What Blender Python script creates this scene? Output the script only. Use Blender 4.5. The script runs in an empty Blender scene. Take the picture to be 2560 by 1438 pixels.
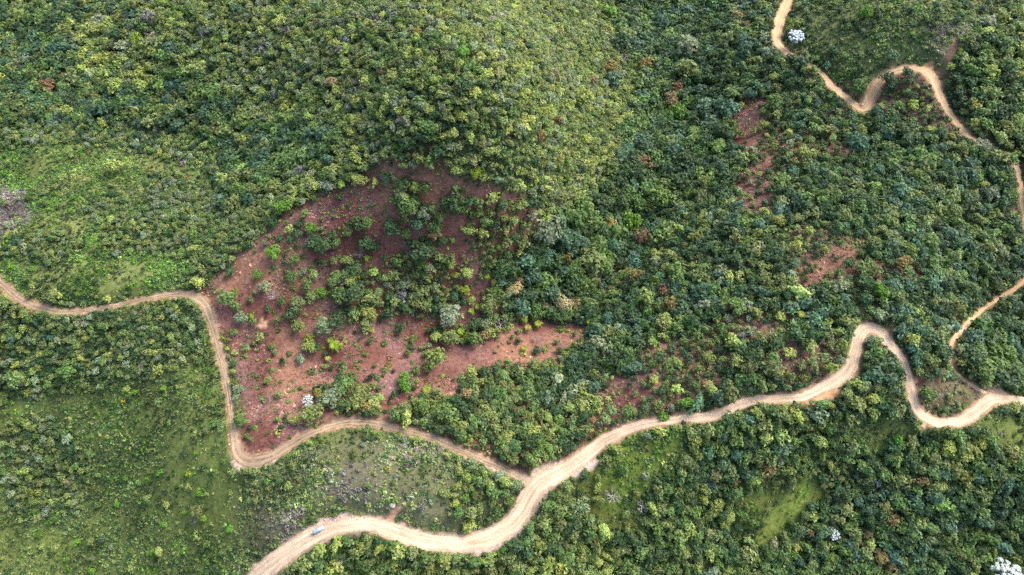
import bpy, math, random
import numpy as np

sc = bpy.context.scene
col = sc.collection

# ------------------------------------------------------------------ camera, sky, sun, exposure
CAM_H = 290.0
DEP = math.radians(62.0)                     # how far the camera looks below the horizon
cam_data = bpy.data.cameras.new("Camera")
cam_data.sensor_width = 36.0
cam_data.lens = 24.0
cam_data.clip_start = 1.0
cam_data.clip_end = 9000.0
cam = bpy.data.objects.new("Camera", cam_data)
cam.location = (0, 0, CAM_H)
cam.rotation_euler = (math.pi / 2 - DEP, 0, 0)
col.objects.link(cam)
sc.camera = cam

SUN_EL, SUN_AZ = math.radians(46), math.radians(52)     # azimuth measured clockwise from +Y
world = bpy.data.worlds.new("World")
sc.world = world
world.use_nodes = True
wn = world.node_tree
wn.nodes.clear()
sky = wn.nodes.new("ShaderNodeTexSky")
sky.sky_type = 'NISHITA'
sky.sun_disc = False
sky.sun_elevation = SUN_EL
sky.sun_rotation = SUN_AZ
sky.air_density = 1.0
sky.dust_density = 5.0
sky.ozone_density = 1.0
bg = wn.nodes.new("ShaderNodeBackground")
bg.inputs[1].default_value = 0.15
wo = wn.nodes.new("ShaderNodeOutputWorld")
wn.links.new(sky.outputs[0], bg.inputs[0])
wn.links.new(bg.outputs[0], wo.inputs[0])

sun_data = bpy.data.lights.new("sun", 'SUN')
sun_data.energy = 1.3
sun_data.angle = math.radians(28)
sun_data.color = (1.0, 0.96, 0.90)
sun = bpy.data.objects.new("sun", sun_data)
sd = (math.sin(SUN_AZ) * math.cos(SUN_EL), math.cos(SUN_AZ) * math.cos(SUN_EL), math.sin(SUN_EL))
from mathutils import Vector
sun.rotation_euler = Vector(sd).to_track_quat('Z', 'Y').to_euler()
sun.location = (200, 150, 400)
col.objects.link(sun)

sc.view_settings.view_transform = 'Standard'
sc.view_settings.look = 'None'
sc.view_settings.exposure = 1.82
sc.view_settings.gamma = 1.0
sc.cycles.max_bounces = 5
sc.cycles.diffuse_bounces = 3
sc.cycles.transmission_bounces = 3
sc.cycles.glossy_bounces = 1
sc.cycles.use_denoising = False

rng = np.random.default_rng(11)
random.seed(5)
PX = 0.75 / 1280.0                            # tangent per photo pixel (photo is 2560 px wide)
FWD = np.array([0.0, math.cos(DEP), -math.sin(DEP)])
UPV = np.array([0.0, math.sin(DEP), math.cos(DEP)])

# ------------------------------------------------------------------ numbers: noise, projection, relief
def hash2(ix, iy, seed):
    h = (ix.astype(np.int64) * 374761393 + iy.astype(np.int64) * 668265263 + seed * 974634777) & 0x7fffffff
    h = ((h ^ (h >> 13)) * 1274126177) & 0x7fffffff
    h = (h ^ (h >> 16)) & 0xffff
    return h / 65535.0

def vnoise(x, y, s, seed=0):
    x = np.asarray(x, float) / s; y = np.asarray(y, float) / s
    ix = np.floor(x); iy = np.floor(y)
    fx = x - ix; fy = y - iy
    fx = fx * fx * (3 - 2 * fx); fy = fy * fy * (3 - 2 * fy)
    a = hash2(ix, iy, seed); b = hash2(ix + 1, iy, seed)
    c = hash2(ix, iy + 1, seed); d = hash2(ix + 1, iy + 1, seed)
    return (a * (1 - fx) + b * fx) * (1 - fy) + (c * (1 - fx) + d * fx) * fy

def fbm(x, y, s, seed=0, n=3):
    t = 0; a = 1; w = 0
    for i in range(n):
        t = t + a * vnoise(x, y, s / 2 ** i, seed + i * 17); w += a; a *= 0.55
    return t / w

def project(x, y, z):
    dz = np.asarray(z, float) - CAM_H
    dep = np.asarray(y) * FWD[1] + dz * FWD[2]
    v = np.asarray(y) * UPV[1] + dz * UPV[2]
    return 1280 + np.asarray(x) / dep / PX, 719 - v / dep / PX, dep

def ray(px, py):
    a = (np.asarray(px, float) - 1280) * PX; b = (719 - np.asarray(py, float)) * PX
    return a, FWD[1] + b * UPV[1], FWD[2] + b * UPV[2]

# relief: (photo x, photo y, height above the road junction)
RELIEF = [
 (1340,1210,0),(580,1080,2),(505,745,6),(545,900,4),(615,1160,1),(760,1090,0),(900,1055,2),(1080,1095,1),(1240,1165,0),
 (270,770,3),(60,755,0),(800,520,22),(650,620,15),(1000,420,34),(1090,370,38),(1250,150,46),(1200,20,40),(1280,300,42),
 (960,600,12),(900,800,0),(760,900,-2),(700,1000,-3),(1100,830,-9),(1350,760,-18),(1500,580,-26),(1640,330,-36),(1700,60,-46),
 (1000,950,-3),(1300,900,-8),(1280,1050,-3),(1450,1000,-6),(1600,800,-8),(1800,600,0),(2000,600,8),(2140,820,10),(2000,990,6),(1700,1050,4),
 (1850,300,-12),(1950,100,-8),(2080,220,-2),(2160,270,2),(2290,170,12),(2420,330,12),(2300,60,22),(2500,150,18),(2300,650,14),
 (2555,440,10),(2540,700,0),(2450,900,-8),(2290,1020,3),(2340,1055,2),(2480,985,3),(2200,900,9),(2555,1000,2),
 (150,230,-18),(20,80,-22),(420,250,-12),(620,330,-4),(500,60,6),(800,100,26),(900,300,28),(700,420,8),(200,480,-2),(100,620,2),(420,560,4),
 (300,1000,-8),(60,950,-12),(300,1250,-22),(60,1400,-34),(500,1400,-16),(900,1200,6),(850,1310,-2),(680,1420,-8),(1060,1355,-3),(1150,1230,3),
 (900,1420,-10),(1300,1400,-14),(1600,1150,-4),(1800,1250,-14),(2100,1200,-10),(2088,1400,-20),(2500,1150,-4),(2500,1400,-22),(1600,1400,-22)]
RC = np.array(RELIEF, float); RC[:, 2] *= 1.45
ra, rb, rc = ray(RC[:, 0], RC[:, 1])
t_ = (RC[:, 2] - CAM_H) / rc
CX, CY, CZ = ra * t_, rb * t_, RC[:, 2]
EPS2 = 30.0 ** 2
def phi(r2): return np.sqrt(r2 + EPS2)
A_ = -phi((CX[:, None] - CX) ** 2 + (CY[:, None] - CY) ** 2)
A_ += np.eye(len(CX)) * 6.0
N_ = len(CX)
M_ = np.zeros((N_ + 1, N_ + 1)); M_[:N_, :N_] = A_; M_[:N_, N_] = 1; M_[N_, :N_] = 1
WGT = np.linalg.solve(M_, np.append(CZ, 0))

def relief(x, y):
    x = np.asarray(x, float); y = np.asarray(y, float); sh = x.shape
    x = x.ravel(); y = y.ravel(); out = np.empty(len(x))
    cx = np.clip(x, -460, 460); cy = np.clip(y, -60, 520)
    for i in range(0, len(x), 40000):
        s = slice(i, i + 40000)
        out[s] = -phi((cx[s, None] - CX) ** 2 + (cy[s, None] - CY) ** 2) @ WGT[:N_] + WGT[N_]
    out += (fbm(x, y, 45, 3, 3) - 0.5) * 3.5 + (fbm(x, y, 9, 8, 2) - 0.5) * 1.0
    return out.reshape(sh)

# the terrain grid: even cells in view, growing cells out to the horizon
STEP = 1.5
gx_in = np.arange(-450, 450.01, STEP); gy_in = np.arange(-60, 510.01, STEP)
grow = np.cumsum(np.geomspace(6, 900, 14))
GX = np.concatenate([gx_in[0] - grow[::-1], gx_in, gx_in[-1] + grow])
GY = np.concatenate([gy_in[0] - grow[::-1], gy_in, gy_in[-1] + grow])
NG = len(grow); nxi, nyi = len(gx_in), len(gy_in)
MX, MY = np.meshgrid(GX, GY)
MZ = relief(MX, MY)
ZIN = MZ[NG:NG + nyi, NG:NG + nxi]           # view into the even part

def lookup(G, x, y):
    fx = np.clip((np.asarray(x, float) - gx_in[0]) / STEP, 0, nxi - 1.001)
    fy = np.clip((np.asarray(y, float) - gy_in[0]) / STEP, 0, nyi - 1.001)
    i = fx.astype(int); j = fy.astype(int); u = fx - i; v = fy - j
    return (G[j, i] * (1 - u) + G[j, i + 1] * u) * (1 - v) + (G[j + 1, i] * (1 - u) + G[j + 1, i + 1] * u) * v

def ground_at(px, py, lift=0.0):
    """the point of the terrain (raised by lift) that the photo shows at this pixel"""
    a, b, c = ray(px, py)
    t = (0 - CAM_H) / c
    for _ in range(40):
        z = lookup(ZIN, a * t, b * t) + lift
        t = t * 0.5 + 0.5 * (z - CAM_H) / c
    return a * t, b * t, lookup(ZIN, a * t, b * t)

# ------------------------------------------------------------------ roads: (photo x, photo y, width in photo px)
MAIN = [(610,1490,62),(650,1438,60),(695,1400,56),(740,1368,54),(785,1340,52),(835,1320,46),(885,1311,42),(930,1312,40),(1000,1334,40),(1060,1352,40),(1150,1360,44),
        (1240,1338,50),(1300,1290,54),(1345,1215,56),(1430,1162,44),(1510,1106,36),(1590,1066,30),(1690,1048,26),(1780,1042,28),(1850,1010,28),
        (1920,998,27),(2000,993,30),(2070,962,34),(2122,925,36),(2138,880,32),(2150,838,32),(2172,818,32),(2200,828,32),(2228,862,30),(2262,908,22),(2277,965,27),
        (2288,1015,32),(2325,1052,30),(2390,1055,28),(2440,1030,32),(2485,998,36),(2560,1002,22),(2640,1000,22)]
LOOP = [(-80,630,22),(0,705,22),(55,752,24),(110,772,22),(170,780,18),(270,766,14),(360,748,15),(430,736,20),(478,737,25),(510,758,26),(528,800,24),(545,860,22),(562,930,21),(574,1000,20),
        (582,1070,22),(592,1125,32),(618,1152,36),(680,1140,32),(755,1095,26),(830,1064,22),(905,1055,22),(1000,1074,20),(1080,1094,20),(1160,1130,20),
        (1240,1163,20),(1305,1192,24),(1338,1212,34)]
UPPER = [(1985,-70,26),(1968,0,28),(1948,55,30),(1942,100,28),(1965,130,24),(2010,155,22),(2052,180,20),(2080,215,24),(2120,248,28),(2155,272,34),(2175,245,34),(2195,208,30),
         (2230,180,28),(2285,168,30),(2325,182,36),(2345,225,28),(2368,275,24),(2400,318,22),(2430,345,18),(2500,380,14),(2535,405,17),(2550,450,16),(2560,520,16),(2575,600,14),(2640,640,13)]
SPUR = [(2640,610,14),(2562,700,14),(2500,745,14),(2450,778,12),(2410,820,12),(2385,850,12),(2377,885,10),(2392,925,10),(2428,956,11),(2468,984,16)]
SCAR = []
def catmull(P, step=1.0):
    P = np.array(P, float)
    P = np.vstack([2 * P[0] - P[1], P, 2 * P[-1] - P[-2]])
    out = []
    for i in range(1, len(P) - 2):
        p0, p1, p2, p3 = P[i - 1:i + 3]
        n = max(2, int(np.linalg.norm(p2[:2] - p1[:2]) / step))
        for k in range(n):
            t = k / n
            out.append(0.5 * ((2 * p1) + (-p0 + p2) * t + (2 * p0 - 5 * p1 + 4 * p2 - p3) * t * t + (-p0 + 3 * p1 - 3 * p2 + p3) * t ** 3))
    out.append(P[-2])
    return np.array(out)

def lay_road(pts, k_w=1.0):
    w = []
    for px, py, wp in pts:
        x, y, z = ground_at(px, py)
        d = project(x, y, z)[2]
        w.append((float(x), float(y), float(z), max(0.9, wp * d * PX * 0.5 * k_w)))
    c = catmull(w, 1.0)
    for k in (2,):
        n = 21; pad = np.pad(c[:, k], n // 2, mode='edge')
        c[:, k] = np.convolve(pad, np.ones(n) / n, 'valid')
    return c
ROADS = {}
RD = np.full((nyi, nxi), 99.0)               # distance to the nearest road edge
RZ = np.zeros((nyi, nxi))
for nm, pts in (("UPPER", UPPER), ("SPUR", SPUR), ("LOOP", LOOP), ("MAIN", MAIN)):
    ROADS[nm] = lay_road(pts, {'MAIN': .95, 'LOOP': .88, 'UPPER': .86, 'SPUR': .8}[nm])
for nm in ("LOOP", "SPUR"):                    # side tracks meet the main road at its own level
    c, m_ = ROADS[nm], ROADS["MAIN"]
    dd = np.hypot(c[:, 0:1] - m_[None, :, 0], c[:, 1:2] - m_[None, :, 1]); jn = dd.argmin(1)
    wgt = np.clip(1 - (dd.min(1) - 5) / 22, 0, 1); c[:, 2] = c[:, 2] * (1 - wgt) + m_[jn, 2] * wgt
for nm, c in ROADS.items():
    for x, y, z, h in c:
        i0 = int((x - gx_in[0]) / STEP); j0 = int((y - gy_in[0]) / STEP); R = 12
        a, b = max(0, i0 - R), min(nxi, i0 + R + 2); e, f = max(0, j0 - R), min(nyi, j0 + R + 2)
        if a >= b or e >= f: continue
        d = np.hypot(gx_in[a:b][None, :] - x, gy_in[e:f][:, None] - y) - h
        m = d < RD[e:f, a:b]
        RD[e:f, a:b][m] = d[m]; RZ[e:f, a:b][m] = z
k = np.clip((RD - 0.8) / 6.0, 0, 1); k = k * k * (3 - 2 * k)
near = RD < 7
ZIN[near] = (RZ * (1 - k) + ZIN * k)[near]
ZIN[RD < 0.6] -= 0.12
RD_WIG = RD + (fbm(*np.meshgrid(gx_in, gy_in), 4, 77, 2) - 0.5) * 2.2

# ------------------------------------------------------------------ land cover, outlined where it lies in the photo
COVER = ['ridge','valley','yellowwood','gully','meadow','scrub','lowscrub','bushes','knoll','knollwood','red','redwood','rightwood','darkmixwood','darkwood',
         'loopwood','loopscrub','upscrub','upwood','redscrub','lowwood','glade','limeglade','olivescrub','greyscrub','tan']
CI = {n: i for i, n in enumerate(COVER)}
POLY = [
 ('rightwood', [(1900,0),(2700,-200),(2800,700),(2560,700),(2440,770),(2390,850),(2450,980),(2290,1040),(2250,900),(2160,800),(2130,900),(2000,970),(1780,1030),(1590,1050),(1500,1090),(1420,1150),(1400,980),(1470,800),(1560,600),(1720,420),(1830,250),(1900,120)]),
 ('valley', [(-300,-200),(380,-200),(330,0),(420,120),(520,210),(640,290),(760,330),(740,420),(620,450),(480,340),(300,310),(150,300),(-300,320)]),
 ('valley', [(560,330),(860,330),(820,400),(700,440),(640,560),(580,600),(560,470)]),
 ('yellowwood', [(150,80),(290,30),(400,110),(440,200),(330,260),(220,200)]),
 ('gully', [(1540,-200),(1900,-200),(1920,60),(1870,120),(1830,250),(1800,330),(1730,420),(1640,480),(1560,560),(1560,640),(1490,700),(1490,795),(1300,795),(1225,765),(1250,690),(1330,600),(1390,560),(1480,520),(1540,420),(1600,300),(1600,180),(1550,80)]),
 ('scrub', [(-300,325),(200,325),(480,350),(550,430),(580,540),(595,600),(540,670),(500,705),(420,725),(270,755),(170,770),(60,745),(-300,640)]),
 ('meadow', [(90,345),(450,350),(430,420),(330,470),(260,560),(290,600),(120,620),(60,560),(180,470),(110,420)]),
 ('meadow', [(30,640),(180,630),(330,640),(420,690),(250,740),(110,740)]),
 ('bushes', [(230,520),(400,440),(520,470),(570,560),(470,640),(300,620)]),
 ('bushes', [(-300,300),(480,325),(550,430),(450,405),(250,358),(-300,365)]),
 ('bushes', [(60,565),(200,595),(180,655),(30,650)]),
 ('greyscrub', [(-300,470),(70,470),(90,540),(40,590),(-300,600)]),
 ('bushes', [(560,560),(660,480),(720,500),(620,610),(520,700),(440,715)]),
 ('lowscrub', [(-300,700),(60,775),(170,790),(270,775),(420,755),(480,755),(505,790),(530,870),(560,980),(570,1100),(590,1180),(640,1180),(760,1110),(830,1080),(900,1072),(1000,1092),(1080,1112),(1160,1148),(1240,1182),(1310,1220),(1310,1280),(1240,1320),(1150,1340),(1060,1335),(1000,1315),(930,1290),(830,1300),(740,1345),(600,1520),(-300,1700)]),
 ('bushes', [(-300,760),(300,790),(430,770),(500,800),(520,880),(330,960),(200,980),(0,1010),(-300,1000)]),
 ('bushes', [(20,1060),(150,1040),(230,1180),(180,1300),(60,1300),(0,1200)]),
 ('knoll', [(640,1190),(760,1115),(900,1080),(1080,1120),(1310,1225),(1290,1270),(1150,1340),(1000,1310),(830,1290),(740,1340),(600,1450),(590,1438),(580,1260)]),
 ('greyscrub', [(810,1180),(990,1150),(1000,1270),(880,1280),(800,1240)]),
 ('greyscrub', [(900,1090),(980,1100),(960,1140),(890,1130)]),
 ('greyscrub', [(1040,1260),(1110,1250),(1110,1320),(1040,1320)]),
 ('greyscrub', [(640,1270),(760,1260),(740,1340),(650,1380)]),
 ('knollwood', [(1140,1170),(1300,1230),(1275,1290),(1190,1310),(1130,1280),(1130,1200)]),
 ('red', [(505,712),(620,610),(720,520),(850,460),(880,440),(960,400),(1010,375),(1090,360),(1130,440),(1290,470),(1340,540),(1335,640),(1245,690),(1250,760),(1340,795),(1480,800),(1450,850),(1400,900),(1420,980),(1560,1000),(1470,1070),(1400,1160),(1330,1190),(1160,1118),(1000,1065),(900,1045),(820,1055),(700,1130),(620,1150),(600,1120),(590,1000),(570,880),(545,780)]),
 ('redwood', [(1010,360),(1060,355),(1110,400),(1080,430),(1000,430)]),
 ('redwood', [(990,470),(1060,470),(1070,560),(1020,560)]),
 ('redwood', [(1095,470),(1160,470),(1165,540),(1110,530)]),
 ('redwood', [(1160,500),(1300,490),(1340,640),(1240,690),(1185,650),(1160,570)]),
 ('redwood', [(1020,620),(1090,560),(1110,650),(1180,660),(1170,720),(1140,770),(1080,790),(990,775),(930,800),(880,800),(830,745),(850,700),(960,680)]),
 ('redwood', [(1070,815),(1130,822),(1250,780),(1300,800),(1240,840),(1150,865),(1090,850)]),
 ('redwood', [(790,1000),(870,950),(960,1000),(955,1035),(870,1035)]),
 ('redwood', [(1170,940),(1280,920),(1420,950),(1500,1000),(1500,1085),(1420,1155),(1330,1175),(1240,1125),(1160,1095),(1060,1075),(985,1025),(1060,990),(1160,1010)]),
 ('red', [(1822,248),(1915,246),(1965,320),(1890,372),(1812,375)]),
 ('red', [(1745,20),(1765,60),(1790,95),(1760,100),(1735,50)]),
 ('red', [(1842,400),(1940,400),(1932,540),(1828,540)]),
 ('redscrub', [(1930,280),(2010,330),(2110,340),(2120,410),(1960,430),(1900,390)]),
 ('red', [(1520,935),(1605,930),(1605,1000),(1560,1035),(1515,1000)]),
 ('red', [(1660,880),(1785,805),(1760,900),(1720,985),(1650,985)]),
 ('redscrub', [(1880,350),(2080,330),(2100,380),(1900,400)]),
 ('red', [(1985,640),(2060,600),(2150,605),(2170,680),(2080,725),(1980,730)]),
 ('redscrub', [(2170,640),(2330,665),(2310,730),(2180,730)]),
 ('redscrub', [(1620,860),(1800,800),(1830,900),(1760,1000),(1650,1030),(1600,1050),(1500,1092),(1480,1050),(1560,1030)]),
 ('redscrub', [(1960,850),(2100,820),(2122,900),(2050,955),(1950,965),(1900,920)]),
 ('redscrub', [(1780,770),(1950,810),(1940,870),(1820,850)]),
 ('redscrub', [(1960,560),(2080,580),(2060,640),(1960,650)]),
 ('redscrub', [(2290,950),(2330,1040),(2400,1035),(2390,960),(2330,930)]),
 ('red', [(1515,930),(1612,926),(1612,1010),(1560,1045),(1510,1010)]),
 ('tan', [(2130,768),(2185,785),(2165,810),(2135,805)]),
 ('redscrub', [(2180,240),(2240,185),(2310,190),(2355,290),(2400,345),(2300,335),(2180,300)]),
 ('upscrub', [(1990,-200),(2700,-200),(2560,0),(2420,80),(2440,330),(2350,170),(2230,160),(2170,240),(2080,190),(1970,120)]),
 ('greyscrub', [(2330,60),(2430,50),(2440,150),(2390,200),(2320,140)]),
 ('upwood', [(2400,110),(2560,20),(2800,0),(2800,430),(2560,420),(2440,330),(2370,200)]),
 ('darkwood', [(2400,860),(2560,730),(2800,640),(2800,980),(2480,960),(2410,930)]),
 ('loopwood', [(2160,850),(2200,838),(2245,920),(2262,1010),(2150,950)]),
 ('loopscrub', [(2295,960),(2330,1040),(2400,1035),(2460,985),(2400,930)]),
 ('lowwood', [(1330,1250),(1510,1125),(1690,1065),(1850,1030),(2000,1012),(2140,945),(2260,1020),(2330,1085),(2480,1022),(2800,1022),(2800,1700),(560,1700),(720,1438),(800,1360),(930,1335),(1060,1378),(1240,1362)]),
 ('darkmixwood', [(2060,1190),(2200,1120),(2330,1180),(2500,1140),(2800,1120),(2800,1700),(1820,1700),(1900,1440),(2010,1380),(2040,1290)]),
 ('darkmixwood', [(1720,1130),(1860,1060),(1960,1100),(1900,1200),(1780,1230)]),
 ('olivescrub', [(1420,1190),(1520,1160),(1560,1240),(1620,1260),(1640,1360),(1540,1350),(1440,1290)]),
 ('glade', [(1565,1080),(1715,1076),(1705,1150),(1630,1200),(1590,1270),(1500,1300),(1510,1180)]),
 ('limeglade', [(1905,1300),(1960,1240),(2000,1195),(2060,1205),(2075,1235),(2020,1290),(1985,1335),(1940,1350),(1900,1395),(1850,1400),(1870,1345)]),
 ('olivescrub', [(1850,1215),(1940,1200),(1960,1260),(1900,1320),(1880,1380),(1800,1370)]),
 ('lowscrub', [(2080,1040),(2250,1030),(2290,1090),(2200,1130),(2100,1100)]),
 ('lowscrub', [(2420,1050),(2560,1020),(2700,1020),(2700,1150),(2480,1130)]),
 ('olivescrub', [(1590,1070),(1760,1062),(1740,1085),(1600,1090)]),
]

def in_poly(px, py, P):
    P = np.array(P, float); ins = np.zeros(px.shape, bool)
    x2, y2 = P[-1]
    for x1, y1 in P:
        c = ((y1 > py) != (y2 > py)) & (px < (x2 - x1) * (py - y1) / (y2 - y1 + 1e-9) + x1)
        ins ^= c; x2, y2 = x1, y1
    return ins

def cover_at(x, y, z, wob=17, fuzz=7.0):
    px, py, d = project(x, y, z)
    jr = np.random.default_rng(77); px = px + jr.normal(0, fuzz, np.shape(px)); py = py + jr.normal(0, fuzz * .8, np.shape(py))
    px = px + (fbm(x, y, 16, 31, 2) - 0.5) * 2.6 * wob; py = py + (fbm(x, y, 16, 57, 2) - 0.5) * 2.0 * wob
    px = np.clip(px, -250, 2790); py = np.clip(py, -190, 1600)
    out = np.full(px.shape, CI['ridge'])
    for nm, P in POLY:
        out[in_poly(px, py, P)] = CI[nm]
    return out

# ------------------------------------------------------------------ materials
def mat(name):
    m = bpy.data.materials.new(name); m.use_nodes = True
    nt = m.node_tree; nt.nodes.clear()
    o = nt.nodes.new("ShaderNodeOutputMaterial")
    return m, nt, o
def node(nt, t, **kw):
    n = nt.nodes.new(t)
    for k_, v in kw.items(): setattr(n, k_, v)
    return n

def leaf_material(name, translucent=0.32, rough=0.6):
    m, nt, o = mat(name)
    at = node(nt, "ShaderNodeAttribute", attribute_name="tint", attribute_type='GEOMETRY')
    oi = node(nt, "ShaderNodeObjectInfo")
    mx = node(nt, "ShaderNodeMix", data_type='RGBA', blend_type='MULTIPLY'); mx.inputs[0].default_value = 1.0
    nt.links.new(at.outputs['Color'], mx.inputs[6]); nt.links.new(oi.outputs['Color'], mx.inputs[7])
    b = node(nt, "ShaderNodeBsdfPrincipled"); b.inputs['Roughness'].default_value = rough
    b.inputs['Specular IOR Level'].default_value = 0.25
    nt.links.new(mx.outputs[2], b.inputs['Base Color'])
    tr = node(nt, "ShaderNodeBsdfTranslucent"); nt.links.new(mx.outputs[2], tr.inputs[0])
    ms = node(nt, "ShaderNodeMixShader"); ms.inputs[0].default_value = translucent
    nt.links.new(b.outputs[0], ms.inputs[1]); nt.links.new(tr.outputs[0], ms.inputs[2])
    nt.links.new(ms.outputs[0], o.inputs[0])
    return m
M_LEAF = leaf_material("leaves")
M_DRY = leaf_material("dry_fern", 0.1, 0.8)

def plain(name, c, rough=0.8, metallic=0.0, spec=0.3, noise=None):
    m, nt, o = mat(name)
    b = node(nt, "ShaderNodeBsdfPrincipled"); b.inputs['Roughness'].default_value = rough
    b.inputs['Metallic'].default_value = metallic; b.inputs['Specular IOR Level'].default_value = spec
    b.inputs['Base Color'].default_value = (*c, 1)
    if noise:
        tc = node(nt, "ShaderNodeTexCoord"); nz = node(nt, "ShaderNodeTexNoise"); nz.inputs['Scale'].default_value = noise; nz.inputs['Detail'].default_value = 6
        nt.links.new(tc.outputs['Object'], nz.inputs['Vector'])
        rp = node(nt, "ShaderNodeValToRGB")
        rp.color_ramp.elements[0].position = 0.3; rp.color_ramp.elements[0].color = (c[0] * .6, c[1] * .58, c[2] * .56, 1)
        rp.color_ramp.elements[1].position = 0.7; rp.color_ramp.elements[1].color = (min(1, c[0] * 1.3), min(1, c[1] * 1.3), min(1, c[2] * 1.3), 1)
        nt.links.new(nz.outputs['Fac'], rp.inputs[0]); nt.links.new(rp.outputs[0], b.inputs['Base Color'])
        bp = node(nt, "ShaderNodeBump"); bp.inputs['Strength'].default_value = 0.5; bp.inputs['Distance'].default_value = 0.1
        nt.links.new(nz.outputs['Fac'], bp.inputs['Height']); nt.links.new(bp.outputs[0], b.inputs['Normal'])
    nt.links.new(b.outputs[0], o.inputs[0])
    return m
M_BARK = plain("bark", (0.16, 0.12, 0.09), noise=3)
M_PALEBARK = plain("pale_bark", (0.34, 0.32, 0.30), noise=3)
M_ROCK = plain("rock", (0.26, 0.25, 0.25), noise=1.5)
M_PINKROCK = plain("pink_rock", (0.33, 0.24, 0.19), noise=1.5)
M_EARTH = plain("orange_earth", (0.33, 0.18, 0.09), noise=2)

def ground_material():
    m, nt, o = mat("ground_cover")
    at = node(nt, "ShaderNodeAttribute", attribute_name="ground", attribute_type='GEOMETRY')
    tc = node(nt, "ShaderNodeTexCoord")
    n1 = node(nt, "ShaderNodeTexNoise"); n1.inputs['Scale'].default_value = 0.55; n1.inputs['Detail'].default_value = 8; n1.inputs['Roughness'].default_value = 0.7
    nt.links.new(tc.outputs['Object'], n1.inputs['Vector'])
    mr = node(nt, "ShaderNodeMapRange"); mr.inputs[1].default_value = 0.25; mr.inputs[2].default_value = 0.75; mr.inputs[3].default_value = 0.45; mr.inputs[4].default_value = 1.6
    nt.links.new(n1.outputs['Fac'], mr.inputs[0])
    mx = node(nt, "ShaderNodeMix", data_type='RGBA', blend_type='MULTIPLY'); mx.inputs[0].default_value = 1
    nt.links.new(at.outputs['Color'], mx.inputs[6]); nt.links.new(mr.outputs[0], mx.inputs[7])
    b = node(nt, "ShaderNodeBsdfPrincipled"); b.inputs['Roughness'].default_value = 0.95; b.inputs['Specular IOR Level'].default_value = 0.1
    nt.links.new(mx.outputs[2], b.inputs['Base Color'])
    bp = node(nt, "ShaderNodeBump"); bp.inputs['Strength'].default_value = 0.8; bp.inputs['Distance'].default_value = 0.5
    nt.links.new(n1.outputs['Fac'], bp.inputs['Height']); nt.links.new(bp.outputs[0], b.inputs['Normal'])
    nt.links.new(b.outputs[0], o.inputs[0])
    return m

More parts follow.
